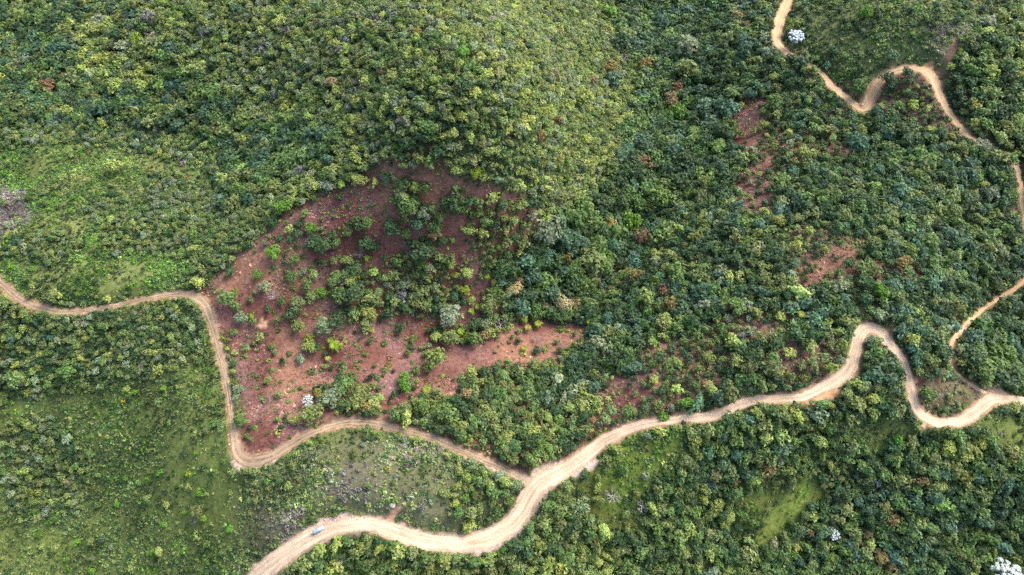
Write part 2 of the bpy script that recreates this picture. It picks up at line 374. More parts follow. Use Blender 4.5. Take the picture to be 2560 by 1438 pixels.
def road_material(name, base, edge, grass, ruts):
    """compacted soil: 'across' runs -1..1 from edge to edge, two worn wheel lines, stones and damp stains"""
    m, nt, o = mat(name)
    L = nt.links.new
    at = node(nt, "ShaderNodeAttribute", attribute_name="across", attribute_type='GEOMETRY')
    tc = node(nt, "ShaderNodeTexCoord")
    n1 = node(nt, "ShaderNodeTexNoise"); n1.inputs['Scale'].default_value = 0.35; n1.inputs['Detail'].default_value = 7; n1.inputs['Roughness'].default_value = 0.65
    n2 = node(nt, "ShaderNodeTexNoise"); n2.inputs['Scale'].default_value = 2.2; n2.inputs['Detail'].default_value = 5
    L(tc.outputs['Object'], n1.inputs['Vector']); L(tc.outputs['Object'], n2.inputs['Vector'])
    ab = node(nt, "ShaderNodeMath", operation='ABSOLUTE'); L(at.outputs['Fac'], ab.inputs[0])
    # edge blend
    ad = node(nt, "ShaderNodeMath", operation='MULTIPLY_ADD'); ad.inputs[1].default_value = 1.1; ad.inputs[2].default_value = -0.55; L(n1.outputs['Fac'], ad.inputs[0])
    s = node(nt, "ShaderNodeMath", operation='ADD'); L(ab.outputs[0], s.inputs[0]); L(ad.outputs[0], s.inputs[1])
    er = node(nt, "ShaderNodeMapRange"); er.inputs[1].default_value = 0.72; er.inputs[2].default_value = 1.12; L(s.outputs[0], er.inputs[0])
    c1 = node(nt, "ShaderNodeMix", data_type='RGBA'); c1.inputs[6].default_value = (*base, 1); c1.inputs[7].default_value = (*edge, 1)
    L(er.outputs[0], c1.inputs[0])
    # strip between and outside the wheel lines
    sb = node(nt, "ShaderNodeMath", operation='SUBTRACT'); L(ab.outputs[0], sb.inputs[0]); sb.inputs[1].default_value = 0.45
    a2 = node(nt, "ShaderNodeMath", operation='ABSOLUTE'); L(sb.outputs[0], a2.inputs[0])
    r2 = node(nt, "ShaderNodeMapRange"); r2.inputs[1].default_value = 0.12; r2.inputs[2].default_value = 0.38; L(a2.outputs[0], r2.inputs[0])
    n3 = node(nt, "ShaderNodeMapRange"); n3.inputs[1].default_value = 0.35; n3.inputs[2].default_value = 0.65; L(n1.outputs['Fac'], n3.inputs[0])
    pr = node(nt, "ShaderNodeMath", operation='MULTIPLY'); L(r2.outputs[0], pr.inputs[0]); L(n3.outputs[0], pr.inputs[1])
    p2 = node(nt, "ShaderNodeMath", operation='MULTIPLY'); p2.inputs[1].default_value = ruts; L(pr.outputs[0], p2.inputs[0])
    c2 = node(nt, "ShaderNodeMix", data_type='RGBA'); c2.inputs[7].default_value = (*grass, 1)
    L(p2.outputs[0], c2.inputs[0]); L(c1.outputs[2], c2.inputs[6])
    mr = node(nt, "ShaderNodeMapRange"); mr.inputs[1].default_value = 0.3; mr.inputs[2].default_value = 0.7; mr.inputs[3].default_value = 0.68; mr.inputs[4].default_value = 1.18
    L(n2.outputs['Fac'], mr.inputs[0])
    mx = node(nt, "ShaderNodeMix", data_type='RGBA', blend_type='MULTIPLY'); mx.inputs[0].default_value = 1
    aw = node(nt, "ShaderNodeAttribute", attribute_name="worn", attribute_type='GEOMETRY')
    c3 = node(nt, "ShaderNodeMix", data_type='RGBA'); c3.inputs[7].default_value = (.38, .29, .205, 1)
    L(aw.outputs['Fac'], c3.inputs[0]); L(c2.outputs[2], c3.inputs[6])
    al = node(nt, "ShaderNodeAttribute", attribute_name="along", attribute_type='GEOMETRY')
    cb = node(nt, "ShaderNodeCombineXYZ"); ms_ = node(nt, "ShaderNodeMath", operation='MULTIPLY'); ms_.inputs[1].default_value = 4.5; L(at.outputs['Fac'], ms_.inputs[0]); L(ms_.outputs[0], cb.inputs[0])
    ma_ = node(nt, "ShaderNodeMath", operation='MULTIPLY'); ma_.inputs[1].default_value = .045; L(al.outputs['Fac'], ma_.inputs[0]); L(ma_.outputs[0], cb.inputs[1])
    n5 = node(nt, "ShaderNodeTexNoise"); n5.inputs['Scale'].default_value = 1.0; n5.inputs['Detail'].default_value = 3; L(cb.outputs[0], n5.inputs['Vector'])
    m5 = node(nt, "ShaderNodeMapRange"); m5.inputs[1].default_value = .36; m5.inputs[2].default_value = .6; m5.inputs[3].default_value = .76; m5.inputs[4].default_value = 1.1; L(n5.outputs['Fac'], m5.inputs[0])
    n4 = node(nt, "ShaderNodeTexNoise"); n4.inputs['Scale'].default_value = .07; n4.inputs['Detail'].default_value = 4; L(tc.outputs['Object'], n4.inputs['Vector'])
    m4 = node(nt, "ShaderNodeMapRange"); m4.inputs[1].default_value = .35; m4.inputs[2].default_value = .62; m4.inputs[3].default_value = .78; m4.inputs[4].default_value = 1.08; L(n4.outputs['Fac'], m4.inputs[0])
    mm = node(nt, "ShaderNodeMath", operation='MULTIPLY'); L(m4.outputs[0], mm.inputs[0]); L(mr.outputs[0], mm.inputs[1])
    m6 = node(nt, "ShaderNodeMath", operation='MULTIPLY'); L(mm.outputs[0], m6.inputs[0]); L(m5.outputs[0], m6.inputs[1])
    L(c3.outputs[2], mx.inputs[6]); L(m6.outputs[0], mx.inputs[7])
    b = node(nt, "ShaderNodeBsdfPrincipled"); b.inputs['Roughness'].default_value = 0.95; b.inputs['Specular IOR Level'].default_value = 0.1
    L(mx.outputs[2], b.inputs['Base Color'])
    bp = node(nt, "ShaderNodeBump"); bp.inputs['Strength'].default_value = 0.5; bp.inputs['Distance'].default_value = 0.15
    L(n2.outputs['Fac'], bp.inputs['Height']); L(bp.outputs[0], b.inputs['Normal'])
    L(b.outputs[0], o.inputs[0])
    return m

# ------------------------------------------------------------------ mesh helpers
def mesh_np(name, V, F, material, face_col=None, point_attr=None, smooth=False):
    """V (n,3), F (m,3) or (m,4) as one mesh"""
    me = bpy.data.meshes.new(name)
    V = np.ascontiguousarray(V, np.float32); F = np.ascontiguousarray(F, np.int32)
    k_ = F.shape[1]
    me.vertices.add(len(V)); me.vertices.foreach_set("co", V.ravel())
    me.loops.add(F.size); me.loops.foreach_set("vertex_index", F.ravel())
    me.polygons.add(len(F)); me.polygons.foreach_set("loop_start", np.arange(0, F.size, k_, dtype=np.int32))
    try: me.polygons.foreach_set("loop_total", np.full(len(F), k_, np.int32))
    except Exception: pass
    if face_col is not None:
        a = me.attributes.new("tint", 'FLOAT_COLOR', 'FACE')
        c = np.ones((len(F), 4), np.float32); c[:, :3] = face_col; a.data.foreach_set("color", c.ravel())
    if point_attr is not None:
        nm, vals = point_attr
        if vals.ndim == 2:
            a = me.attributes.new(nm, 'FLOAT_COLOR', 'POINT'); c = np.ones((len(V), 4), np.float32); c[:, :3] = vals; a.data.foreach_set("color", c.ravel())
        else:
            a = me.attributes.new(nm, 'FLOAT', 'POINT'); a.data.foreach_set("value", vals.astype(np.float32))
    me.update(calc_edges=True)
    me.polygons.foreach_set("use_smooth", np.full(len(F), smooth))
    me.materials.append(material)
    return me

def link(name, me, parent=None, label=None, cat=None, group=None, kind=None):
    o = bpy.data.objects.new(name, me); col.objects.link(o)
    if parent: o.parent = parent
    for k_, v in (("label", label), ("category", cat), ("group", group), ("kind", kind)):
        if v: o[k_] = v
    return o

# ------------------------------------------------------------------ terrain
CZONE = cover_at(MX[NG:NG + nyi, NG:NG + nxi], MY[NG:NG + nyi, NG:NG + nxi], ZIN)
GC = {'darkmixwood': (.03,.036,.016), 'ridge': (.035,.045,.018), 'valley': (.02,.035,.015), 'yellowwood': (.04,.05,.018), 'gully': (.015,.03,.014), 'meadow': (.105,.125,.04), 'scrub': (.065,.08,.024),
      'lowscrub': (.082,.105,.028), 'bushes': (.05,.055,.028), 'knoll': (.075,.08,.038), 'knollwood': (.05,.05,.03), 'red': (.22,.085,.05), 'redwood': (.10,.045,.03),
      'rightwood': (.10,.06,.045), 'darkwood': (.02,.03,.016), 'loopwood': (.05,.045,.022), 'loopscrub': (.09,.075,.04), 'upscrub': (.08,.095,.036), 'upwood': (.05,.055,.025),
      'redscrub': (.14,.075,.055), 'lowwood': (.045,.055,.02), 'glade': (.07,.098,.018), 'limeglade': (.115,.145,.03), 'olivescrub': (.07,.085,.02), 'greyscrub': (.085,.085,.05), 'tan': (.30,.20,.12)}
TAB = np.array([GC[n] for n in COVER])
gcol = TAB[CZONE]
ix, iy = np.meshgrid(gx_in, gy_in)
# the red slope is patchy: brick, pink, grey-violet and straw
def red_mix(x, y):
    a = fbm(x, y, 11, 5, 3); b = fbm(x, y, 7, 91, 3); c = fbm(x, y, 26, 44, 2)
    base = np.array([.150, .064, .050]) * np.ones(np.shape(x) + (3,))
    k1 = np.clip((a - .48) / .16, 0, 1)[..., None]; base = base * (1 - k1) + np.array([.225, .115, .096]) * k1
    k2 = np.clip((b - .58) / .12, 0, 1)[..., None] * .8; base = base * (1 - k2) + np.array([.17, .105, .10]) * k2
    k3 = np.clip((c - .56) / .12, 0, 1)[..., None] * .6; base = base * (1 - k3) + np.array([.29, .16, .10]) * k3
    return base
isred = (CZONE == CI['red'])[..., None]
gcol = np.where(isred, red_mix(ix, iy) * .62, gcol)
def blur(a, n, times=2):
    for _ in range(times):
        for ax in (0, 1):
            k_ = 2 * n + 1; w_ = [(n + 1, n) if q == ax else (0, 0) for q in range(3)]
            c = np.cumsum(np.pad(a, w_, mode='edge'), axis=ax)
            a = (np.take(c, range(k_, c.shape[ax]), axis=ax) - np.take(c, range(0, c.shape[ax] - k_), axis=ax)) / k_
    return a
gcol = blur(gcol, 1, 2)
gcol = gcol * (0.7 + 0.6 * fbm(ix, iy, 12, 63, 3))[..., None]
# bare cut banks along the roads
orange = fbm(ix, iy, 30, 12, 2)[..., None]
px_, py_, _ = project(ix, iy, ZIN)
pale = (py_ > 1150)[..., None]
bank = np.where(pale, np.array([.27, .195, .155]), np.array([.22, .13, .08]) * (1 - orange) + np.array([.26, .175, .11]) * orange)
kb = np.clip(1 - (RD_WIG - 0.0) / 0.9, 0, 1)[..., None]
gcol = gcol * (1 - kb) + bank * kb
SOIL = [([(955,1322),(975,1270),(990,1262),(1000,1275),(985,1300),(975,1330)], (.40,.24,.15)),
        ([(985,1330),(1000,1295),(1018,1305),(1012,1345)], (.42,.27,.19)),
        ([(790,1305),(830,1290),(900,1288),(960,1300),(950,1310),(860,1306),(800,1322)], (.46,.35,.28)),
        ([(650,795),(668,800),(660,815),(640,812)], (.42,.26,.16)),
        ([(1480,1150),(1500,1140),(1498,1160),(1420,1200),(1340,1270),(1320,1300),(1310,1290)], (.46,.35,.29)),
        ([(1110,1372),(1220,1366),(1270,1345),(1240,1378),(1200,1388)], (.34,.27,.22)),
        ([(570,1150),(600,1150),(620,1175),(590,1182)], (.36,.28,.22)),
        ([(2030,1000),(2100,965),(2110,985),(2040,1015),(1995,1020)], (.45,.27,.14)),
        ([(2280,1050),(2320,1065),(2325,1085),(2300,1075)], (.46,.33,.2)),
        ([(2300,165),(2330,150),(2335,185),(2320,195)], (.45,.27,.14)),
        ([(1325,1180),(1375,1150),(1395,1165),(1360,1195),(1330,1205)], (.42,.32,.23)),
        ([(2375,110),(2395,90),(2400,110),(2370,170),(2355,190)], (.16,.10,.07)),
        ([(2460,965),(2500,960),(2520,985),(2480,990)], (.46,.34,.22))]
wx = px_ + (fbm(ix, iy, 5, 21, 2) - .5) * 14; wy = py_ + (fbm(ix, iy, 5, 22, 2) - .5) * 14
for P, c in SOIL:
    mk = in_poly(wx, wy, P) & (RD > -1)
    gcol[mk] = np.array(c) * .72 * (0.85 + 0.3 * fbm(ix, iy, 3, 9, 2)[mk])[:, None]
BARE = np.zeros((nyi, nxi))
for P, c in SOIL: BARE[in_poly(wx, wy, P)] = 1
full = np.ones(MX.shape + (3,)) * np.array([.035, .045, .018])
full[NG:NG + nyi, NG:NG + nxi] = gcol
ny, nx = MX.shape
idx = np.arange(ny * nx).reshape(ny, nx)
F = np.stack([idx[:-1, :-1], idx[:-1, 1:], idx[1:, 1:], idx[1:, :-1]], -1).reshape(-1, 4)
link("ground", mesh_np("ground", np.stack([MX, MY, MZ], -1).reshape(-1, 3), F, ground_material(), point_attr=("ground", full.reshape(-1, 3)), smooth=True), kind="structure",
     label="hilly ground under the forest, scrub and red fern slope")

# ------------------------------------------------------------------ road ribbons
def ribbon(name, c, material, lift, label, worn=None):
    n = len(c); T = np.gradient(c[:, :2], axis=0); T /= np.linalg.norm(T, axis=1)[:, None] + 1e-9
    Nn = np.stack([-T[:, 1], T[:, 0]], -1)
    s = np.arange(n)
    wl = c[:, 3] * (.94 + .3 * (fbm(s, s * 0, 16, 41, 3) - .5)) + (fbm(s, s * 0, 4, 45, 3) - .5) * 1.8; wr = c[:, 3] * (.94 + .3 * (fbm(s, s * 0 + 50, 16, 43, 3) - .5)) + (fbm(s, s * 0 + 50, 4, 47, 3) - .5) * 1.8
    U = np.linspace(-1, 1, 13)
    off = np.where(U[None, :] < 0, U[None, :] * wl[:, None], U[None, :] * wr[:, None])
    X = c[:, 0:1] + Nn[:, 0:1] * off; Y = c[:, 1:2] + Nn[:, 1:2] * off
    Z = lookup(ZIN, X, Y) + lift
    Z = np.where(np.abs(U)[None, :] > .95, Z - lift - .03, np.maximum(Z, c[:, 2:3] - 0.25))
    Z = Z - 0.05 * np.exp(-((np.abs(U)[None, :] - .45) / .14) ** 2)
    id_ = np.arange(n * 13).reshape(n, 13)
    F = np.stack([id_[:-1, :-1], id_[:-1, 1:], id_[1:, 1:], id_[1:, :-1]], -1).reshape(-1, 4)
    cut = None
    if worn is not None:
        dm = np.min(np.hypot(X[..., None] - worn[None, None, :, 0], Y[..., None] - worn[None, None, :, 1]) - worn[None, None, :, 3], -1)
        Z = np.where(dm < .3, Z - .12, Z); cut = (dm < -1.6).all(1)
    else: dm = np.full(X.shape, 99.0)
    if cut is not None: F = F[~cut[F[:, 0] // 13]]
    me = mesh_np(name, np.stack([X, Y, Z], -1).reshape(-1, 3), F, material, point_attr=("across", np.tile(U, n)), smooth=True)
    a = me.attributes.new("along", 'FLOAT', 'POINT'); a.data.foreach_set("value", np.repeat(np.arange(n), 13).astype(np.float32))
    a = me.attributes.new("worn", 'FLOAT', 'POINT'); a.data.foreach_set("value", np.clip(1 - (dm.ravel() - .5) / 11, 0, 1).astype(np.float32))
    return link(name, me, kind="structure", label=label)
M_MAIN = road_material("pale_road_soil", (.46, .35, .245), (.33, .225, .15), (.33, .24, .165), 0.7)
M_LOOP = road_material("track_soil", (.265, .195, .13), (.175, .12, .08), (.10, .08, .045), 0.95)
M_UP = road_material("orange_road_soil", (.41, .285, .165), (.33, .20, .105), (.30, .19, .11), 0.6)
ribbon("dirt_road", ROADS["MAIN"], M_MAIN, 0.12, "pale main dirt road winding past the parked car and the Y-junction")
ribbon("dirt_track", ROADS["LOOP"], M_LOOP, 0.08, "narrow two-rut dirt track curving round the red slope", ROADS["MAIN"][::3])
ribbon("dirt_road", ROADS["UPPER"], M_UP, 0.12, "orange dirt road zigzagging down beside the white tree")
ribbon("dirt_track", ROADS["SPUR"], M_UP, 0.08, "short straight dirt track half hidden by trees", ROADS["MAIN"][::3])

# ------------------------------------------------------------------ plants in unit size: radius 1, base at z = 0
def tris_at(P, Nrm, size, jit, r):
    """one leaf clump (a triangle) at each point, turned about the given normal"""
    n = len(P)
    Nn = Nrm + r.normal(0, jit, (n, 3)); Nn /= np.linalg.norm(Nn, axis=1)[:, None] + 1e-9
    a = np.cross(Nn, r.normal(0, 1, (n, 3))); a /= np.linalg.norm(a, axis=1)[:, None] + 1e-9
    b = np.cross(Nn, a)
    s = size * r.uniform(.65, 1.35, n)[:, None]
    V = np.empty((n, 3, 3))
    for q in range(3):
        th = q * 2.0944 + r.uniform(-.5, .5, n)[:, None]
        V[:, q] = P + s * (a * np.cos(th) + b * np.sin(th)) + Nn * s * r.uniform(-.25, .25, n)[:, None]
    return V

def crown_unit(seed, n_tri, n_lobe=11, size=.17, tall=1.0, flat=0.0, core=True):
    r = np.random.default_rng(seed)
    L = []
    for i in range(n_lobe):
        az = 2 * math.pi * (i * .618 + r.uniform(-.08, .08)); el = math.asin(min(1, (i + .6) / n_lobe)) * (1 - flat)
        rad = r.uniform(.24, .46)
        d = r.uniform(.40, .88)
        L.append((d * math.cos(el) * math.cos(az), d * math.cos(el) * math.sin(az), (.28 + d * math.sin(el) * .75) * tall, rad))
    L.append((0, 0, .5 * tall, .5))
    L = np.array(L)
    P = []; Nn = []; T = []
    lobe_t = r.uniform(.86, 1.14, len(L))
    while len(P) < n_tri:
        k_ = r.integers(len(L)); d = r.normal(0, 1, 3); d /= np.linalg.norm(d)
        if d[2] < -.35: continue
        p = L[k_, :3] + d * L[k_, 3] * r.uniform(.82, 1.22)
        dd = np.linalg.norm((L[:, :3] - p), axis=1) / L[:, 3]; dd[k_] = 9
        if dd.min() < .72: continue
        P.append(p); Nn.append(d * .8 + np.array([0, 0, .6])); T.append(lobe_t[k_] * r.uniform(.72, 1.28))
    sq = r.uniform(.8, 1.15); P = np.array(P); P[:, 0] *= sq; P[:, 1] /= sq
    V = tris_at(P, np.array(Nn), size, .45, r)
    T = np.array(T)
    C = np.stack([T * r.uniform(.93, 1.07, len(T)), T, T * r.uniform(.85, 1.15, len(T))], -1)
    if core:
        # inner foliage: a lumpy dome that closes the crown
        nu, nv = 9, 4; G = []
        for j in range(nv + 1):
            for i in range(nu):
                el = -.25 + (1.82) * j / nv; az = 2 * math.pi * i / nu
                q = .58 * r.uniform(.8, 1.15) if j < nv else .6
                G.append((q * math.cos(el) * math.cos(az), q * math.cos(el) * math.sin(az), (.38 + q * math.sin(el) * .72) * tall))
        G = np.array(G); K = []
        for j in range(nv):
            for i in range(nu):
                a, b, c, d = j * nu + i, j * nu + (i + 1) % nu, (j + 1) * nu + (i + 1) % nu, (j + 1) * nu + i
                K += [(a, b, c), (a, c, d)]
        V = np.concatenate([V, G[np.array(K)]]); n2 = len(K)
        C = np.concatenate([C, np.ones((n2, 3)) * r.uniform(.8, 1.0, n2)[:, None]])
    return V, C                                  # triangles (n,3,3), tint (n,3)

def shrub_unit(seed, n_tri, size=.3, tall=.9):
    r = np.random.default_rng(seed)
    d = r.normal(0, 1, (n_tri, 3)); d[:, 2] = np.abs(d[:, 2]) * .9 - .12
    d /= np.linalg.norm(d, axis=1)[:, None]
    lump = 1 + .25 * np.sin(3 * np.arctan2(d[:, 1], d[:, 0]) + r.uniform(0, 6)) * r.uniform(.3, 1)
    P = d * (.78 * lump * r.uniform(.75, 1.1, n_tri))[:, None]; P[:, 2] = P[:, 2] * tall + .12
    V = tris_at(P, d + np.array([0, 0, .4]), size, .45, r)
    T = r.uniform(.72, 1.28, n_tri)
    return V, np.stack([T * r.uniform(.92, 1.08, n_tri), T, T * r.uniform(.85, 1.15, n_tri)], -1)

def tuft_unit(seed, n=7, size=.5):
    r = np.random.default_rng(seed); out = []
    for i in range(n):
        az = r.uniform(0, 6.283); l = r.uniform(.6, 1.1); w = size * r.uniform(.25, .5)
        base = np.array([r.uniform(-.25, .25), r.uniform(-.25, .25), 0])
        tip = base + np.array([math.cos(az) * l, math.sin(az) * l, r.uniform(.25, .9)])
        s = np.array([-math.sin(az) * w, math.cos(az) * w, .12])
        out.append([base + s, base - s, tip])
    T = r.uniform(.7, 1.3, n)
    return np.array(out), np.stack([T, T, T], -1)

def unit_mesh(name, VC, material=None):
    V, C = VC
    return mesh_np(name, V.reshape(-1, 3), np.arange(len(V) * 3).reshape(-1, 3), material or M_LEAF, face_col=C)

def scatter(name, units, pos, rad, hgt, rot, colr, kind_label, material=None, trunk=None, kind="stuff"):
    """ONE mesh holding every plant of an uncountable mass"""
    Vs, Cs = [], []
    pick = np.random.default_rng(len(pos)).integers(0, len(units), len(pos))
    for u, (UV, UC) in enumerate(units):
        s = np.where(pick == u)[0]
        if not len(s): continue
        ca, sa = np.cos(rot[s]), np.sin(rot[s])
        X = UV[None, :, :, 0]; Y = UV[None, :, :, 1]; Z = UV[None, :, :, 2]
        R = rad[s][:, None, None]; sq = np.random.default_rng(u + 5).uniform(.78, 1.28, len(s))[:, None, None]
        X = X * sq; Y = Y / sq
        V = np.empty((len(s),) + UV.shape, np.float32)
        V[..., 0] = (X * ca[:, None, None] - Y * sa[:, None, None]) * R + pos[s, 0][:, None, None]
        V[..., 1] = (X * sa[:, None, None] + Y * ca[:, None, None]) * R + pos[s, 1][:, None, None]
        V[..., 2] = Z * hgt[s][:, None, None] + pos[s, 2][:, None, None]
        Vs.append(V.reshape(-1, 3)); Cs.append((UC[None] * colr[s][:, None, :]).reshape(-1, 3).astype(np.float32))
    V = np.concatenate(Vs); C = np.concatenate(Cs)
    me = mesh_np(name, V, np.arange(len(V)).reshape(-1, 3), material or M_LEAF, face_col=C)
    return link(name, me, kind=kind, label=kind_label)

# ------------------------------------------------------------------ foliage colours
COLS = {'dark green': (.024,.045,.018), 'blue-green': (.034,.064,.037), 'mid green': (.050,.082,.026), 'olive green': (.075,.097,.035), 'yellow-green': (.120,.148,.046), 'mauve': (.085,.070,.072),
        'bright green': (.085,.19,.022), 'tan': (.22,.17,.075), 'rust brown': (.075,.048,.026), 'grey': (.14,.135,.12), 'brown': (.085,.07,.032), 'cream': (.40,.32,.155),
        'grey-green': (.088,.112,.064), 'yellow': (.23,.205,.04), 'ochre': (.085,.070,.026), 'lime green': (.16,.22,.02), 'white': (.42,.46,.48), 'pale blue-green': (.17,.23,.21)}
for k_ in COLS:
    if k_ not in ('white', 'cream', 'pale blue-green', 'tan', 'yellow', 'lime green', 'bright green', 'grey'): COLS[k_] = tuple(max(.006, (q + (q - sum(COLS[k_]) / 3) * .12) * 1.72) for q in COLS[k_])
PAL = {'ridge': [('mid green',.24),('olive green',.29),('yellow-green',.19),('grey-green',.14),('dark green',.07),('grey',.015),('blue-green',.03),('tan',.015),('brown',.01)],
       'valley': [('dark green',.32),('mid green',.24),('blue-green',.14),('olive green',.16),('yellow-green',.06),('grey-green',.06),('brown',.02)],
       'yellowwood': [('yellow-green',.4),('olive green',.3),('grey-green',.1),('mid green',.15),('grey',.05)],
       'gully': [('dark green',.46),('mid green',.25),('blue-green',.17),('olive green',.05),('brown',.03),('tan',.012),('grey-green',.04)],
       'scrub': [('mid green',.36),('bright green',.14),('olive green',.2),('dark green',.16),('yellow-green',.12),('grey-green',.02)],
       'rightwood': [('mid green',.3),('dark green',.27),('blue-green',.13),('olive green',.14),('grey-green',.06),('yellow-green',.10)],
       'lowwood': [('dark green',.25),('mid green',.26),('olive green',.22),('yellow-green',.17),('grey-green',.05),('blue-green',.05)],
       'redwood': [('mid green',.28),('dark green',.24),('olive green',.22),('yellow-green',.10),('grey-green',.12),('grey',.03),('blue-green',.01)],
       'upwood': [('olive green',.3),('mid green',.25),('dark green',.2),('yellow-green',.17),('grey-green',.08)],
       'bush': [('mid green',.3),('olive green',.26),('grey-green',.16),('dark green',.14),('yellow-green',.10),('blue-green',.04)],
       'darkmix': [('dark green',.38),('mid green',.26),('blue-green',.12),('olive green',.13),('brown',.05),('yellow-green',.04),('grey-green',.02)],  # parts of the lower wood: tree mix weighted to dark greens
       'grey': [('grey-green',.3),('grey',.25),('mid green',.25),('olive green',.2)],
       'dark': [('dark green',.5),('mid green',.3),('blue-green',.2)]}
# land cover: min radius, max radius, chance that a tree stands there, spacing, palette, height per radius
TREES = {'darkmixwood': (.9,3.4,1,.54,'darkmix'), 'ridge': (.75,2.8,1,.53,'ridge'), 'valley': (1.3,4.5,1,.55,'valley'), 'yellowwood': (1.8,4.0,1,.62,'yellowwood'), 'gully': (1.4,5.4,1,.57,'gully'),
         'meadow': (1.2,2.0,.03,1.2,'scrub'), 'scrub': (1.0,2.0,.14,1.0,'scrub'), 'lowscrub': (1.2,2.0,.05,1.1,'scrub'), 'bushes': (.8,2.1,.66,.72,'bush'), 'knoll': (1.0,1.8,.06,1.1,'scrub'),
         'knollwood': (1.3,2.4,.8,.8,'lowwood'), 'red': (1.0,2.3,.14,.95,'redwood'), 'redwood': (.9,3.2,1,.56,'redwood'), 'rightwood': (.9,3.5,.95,.55,'rightwood'),
         'darkwood': (1.9,4.4,1,.62,'dark'), 'loopwood': (1.6,3.6,1,.64,'dark'), 'loopscrub': (1.2,2.0,.3,1.0,'redwood'), 'upscrub': (1.4,2.6,.32,.95,'rightwood'), 'upwood': (1.6,3.8,.9,.64,'upwood'),
         'redscrub': (.9,2.7,.40,.8,'redwood'), 'lowwood': (.85,3.2,.97,.54,'lowwood'), 'glade': (1.2,2.0,.02,1.2,'lowwood'), 'limeglade': (1.2,1.8,.0,1.2,'lowwood'), 'olivescrub': (1.3,2.4,.28,1.0,'lowwood'),
         'greyscrub': (1.0,1.8,.06,1.1,'grey'), 'tan': (1.2,1.8,.0,1.2,'scrub')}

# ------------------------------------------------------------------ single plants picked out in the photo: (photo x, photo y, radius in photo px, colour, kind)
def z3(ox, oy, rows): return [(ox + x / 2.995, oy + y / 2.995, r / 2.995, c, k_) for x, y, r, c, k_ in rows]
HAND = z3(640, 480, [
 (195,105,50,'bright green','t'),(365,160,30,'olive green','t'),(648,115,16,'lime green','s'),(537,152,12,'lime green','s'),(410,265,42,'bright green','t'),(125,445,56,'bright green','t'),(285,498,40,'mid green','t'),
 (760,235,58,'dark green','t'),(825,225,45,'mid green','t'),(875,210,20,'yellow','s'),(690,285,40,'olive green','t'),(1010,265,58,'dark green','t'),(1125,308,34,'mid green','t'),(1210,235,48,'blue-green','t'),(1380,170,46,'olive green','t'),
 (1145,90,72,'mid green','t'),(1475,85,78,'dark green','t'),(1250,160,42,'grey-green','t'),(820,380,52,'dark green','t'),(885,410,38,'dark green','t'),(420,375,55,'dark green','t'),(490,400,58,'dark green','t'),(545,390,30,'grey','b'),(600,385,34,'mid green','t'),
 (1330,320,42,'tan','t'),(1250,440,80,'dark green','t'),(1230,520,50,'mid green','t'),(1345,250,50,'mid green','t'),(828,490,28,'lime green','p'),(680,510,38,'olive green','t'),(585,512,28,'olive green','t'),(740,560,50,'dark green','t'),
 (590,640,50,'mid green','t'),(655,655,40,'grey','b'),(715,650,42,'yellow-green','t'),(720,750,78,'dark green','t'),(620,770,58,'mid green','t'),(770,460,34,'grey','b'),
 (1190,610,38,'mid green','t'),(1250,605,34,'mid green','t'),(1570,735,34,'lime green','t'),(485,750,40,'bright green','t'),(410,780,44,'olive green','t'),(300,830,52,'olive green','t'),(190,815,34,'mid green','t'),
 (265,905,54,'dark green','t'),(500,1000,60,'grey-green','t'),(600,960,66,'dark green','t'),(310,1000,48,'olive green','t'),(135,900,18,'bright green','s'),(840,900,48,'yellow-green','t'),(820,1000,48,'olive green','t'),(120,770,40,'grey','b'),
 (1455,915,74,'grey-green','t'),(1745,830,68,'olive green','t'),(1610,890,30,'lime green','p'),(1660,860,30,'lime green','p'),(1640,980,50,'dark green','t'),(1715,985,46,'grey-green','t'),(1830,985,40,'grey','b'),(1535,1045,36,'lime green','p'),
 (1345,1080,40,'yellow-green','t'),(1450,1100,60,'olive green','t'),(1635,1100,54,'mid green','t'),(1700,1075,32,'tan','t'),(1340,1240,78,'olive green','t'),(585,1150,50,'lime green','p'),(555,1110,30,'lime green','p'),(625,1150,28,'lime green','p'),(535,1245,26,'yellow','p'),
 (390,1150,44,'yellow-green','t'),(440,1160,38,'dark green','t'),(400,1090,30,'lime green','t'),(500,1165,18,'lime green','s'),(865,1035,24,'yellow','p'),(1000,1240,26,'tan','s'),(990,1290,28,'yellow','s'),(1165,1275,18,'bright green','s'),(960,1330,34,'olive green','s'),(415,1340,34,'mid green','s'),
 (245,1205,24,'mid green','s'),(110,1330,26,'olive green','s'),(1110,1395,48,'bright green','t'),(1200,1335,36,'olive green','t'),(1390,1375,24,'yellow-green','s'),(630,1420,52,'dark green','t'),(910,1390,30,'mid green','s'),(960,1130,28,'mid green','s'),(1020,1062,14,'yellow','s'),(1270,1290,26,'bright green','s'),
 (815,1335,16,'grey','s'),(90,1260,20,'yellow-green','s'),(210,530,26,'dark green','s'),(130,555,28,'dark green','s'),(260,630,42,'mid green','t'),(60,710,42,'grey-green','t'),(10,610,34,'bright green','t'),(430,620,34,'yellow-green','t'),(380,690,40,'olive green','t'),
 (1690,310,40,'yellow-green','t'),(1780,670,30,'yellow','p'),(1730,630,30,'lime green','p'),(1905,730,34,'cream','f'),(1575,600,44,'yellow-green','t'),(1085,430,20,'mid green','s'),(1435,480,26,'olive green','s'),(275,715,24,'mid green','s'),(455,515,26,'dark green','s'),(1355,610,22,'lime green','s')])
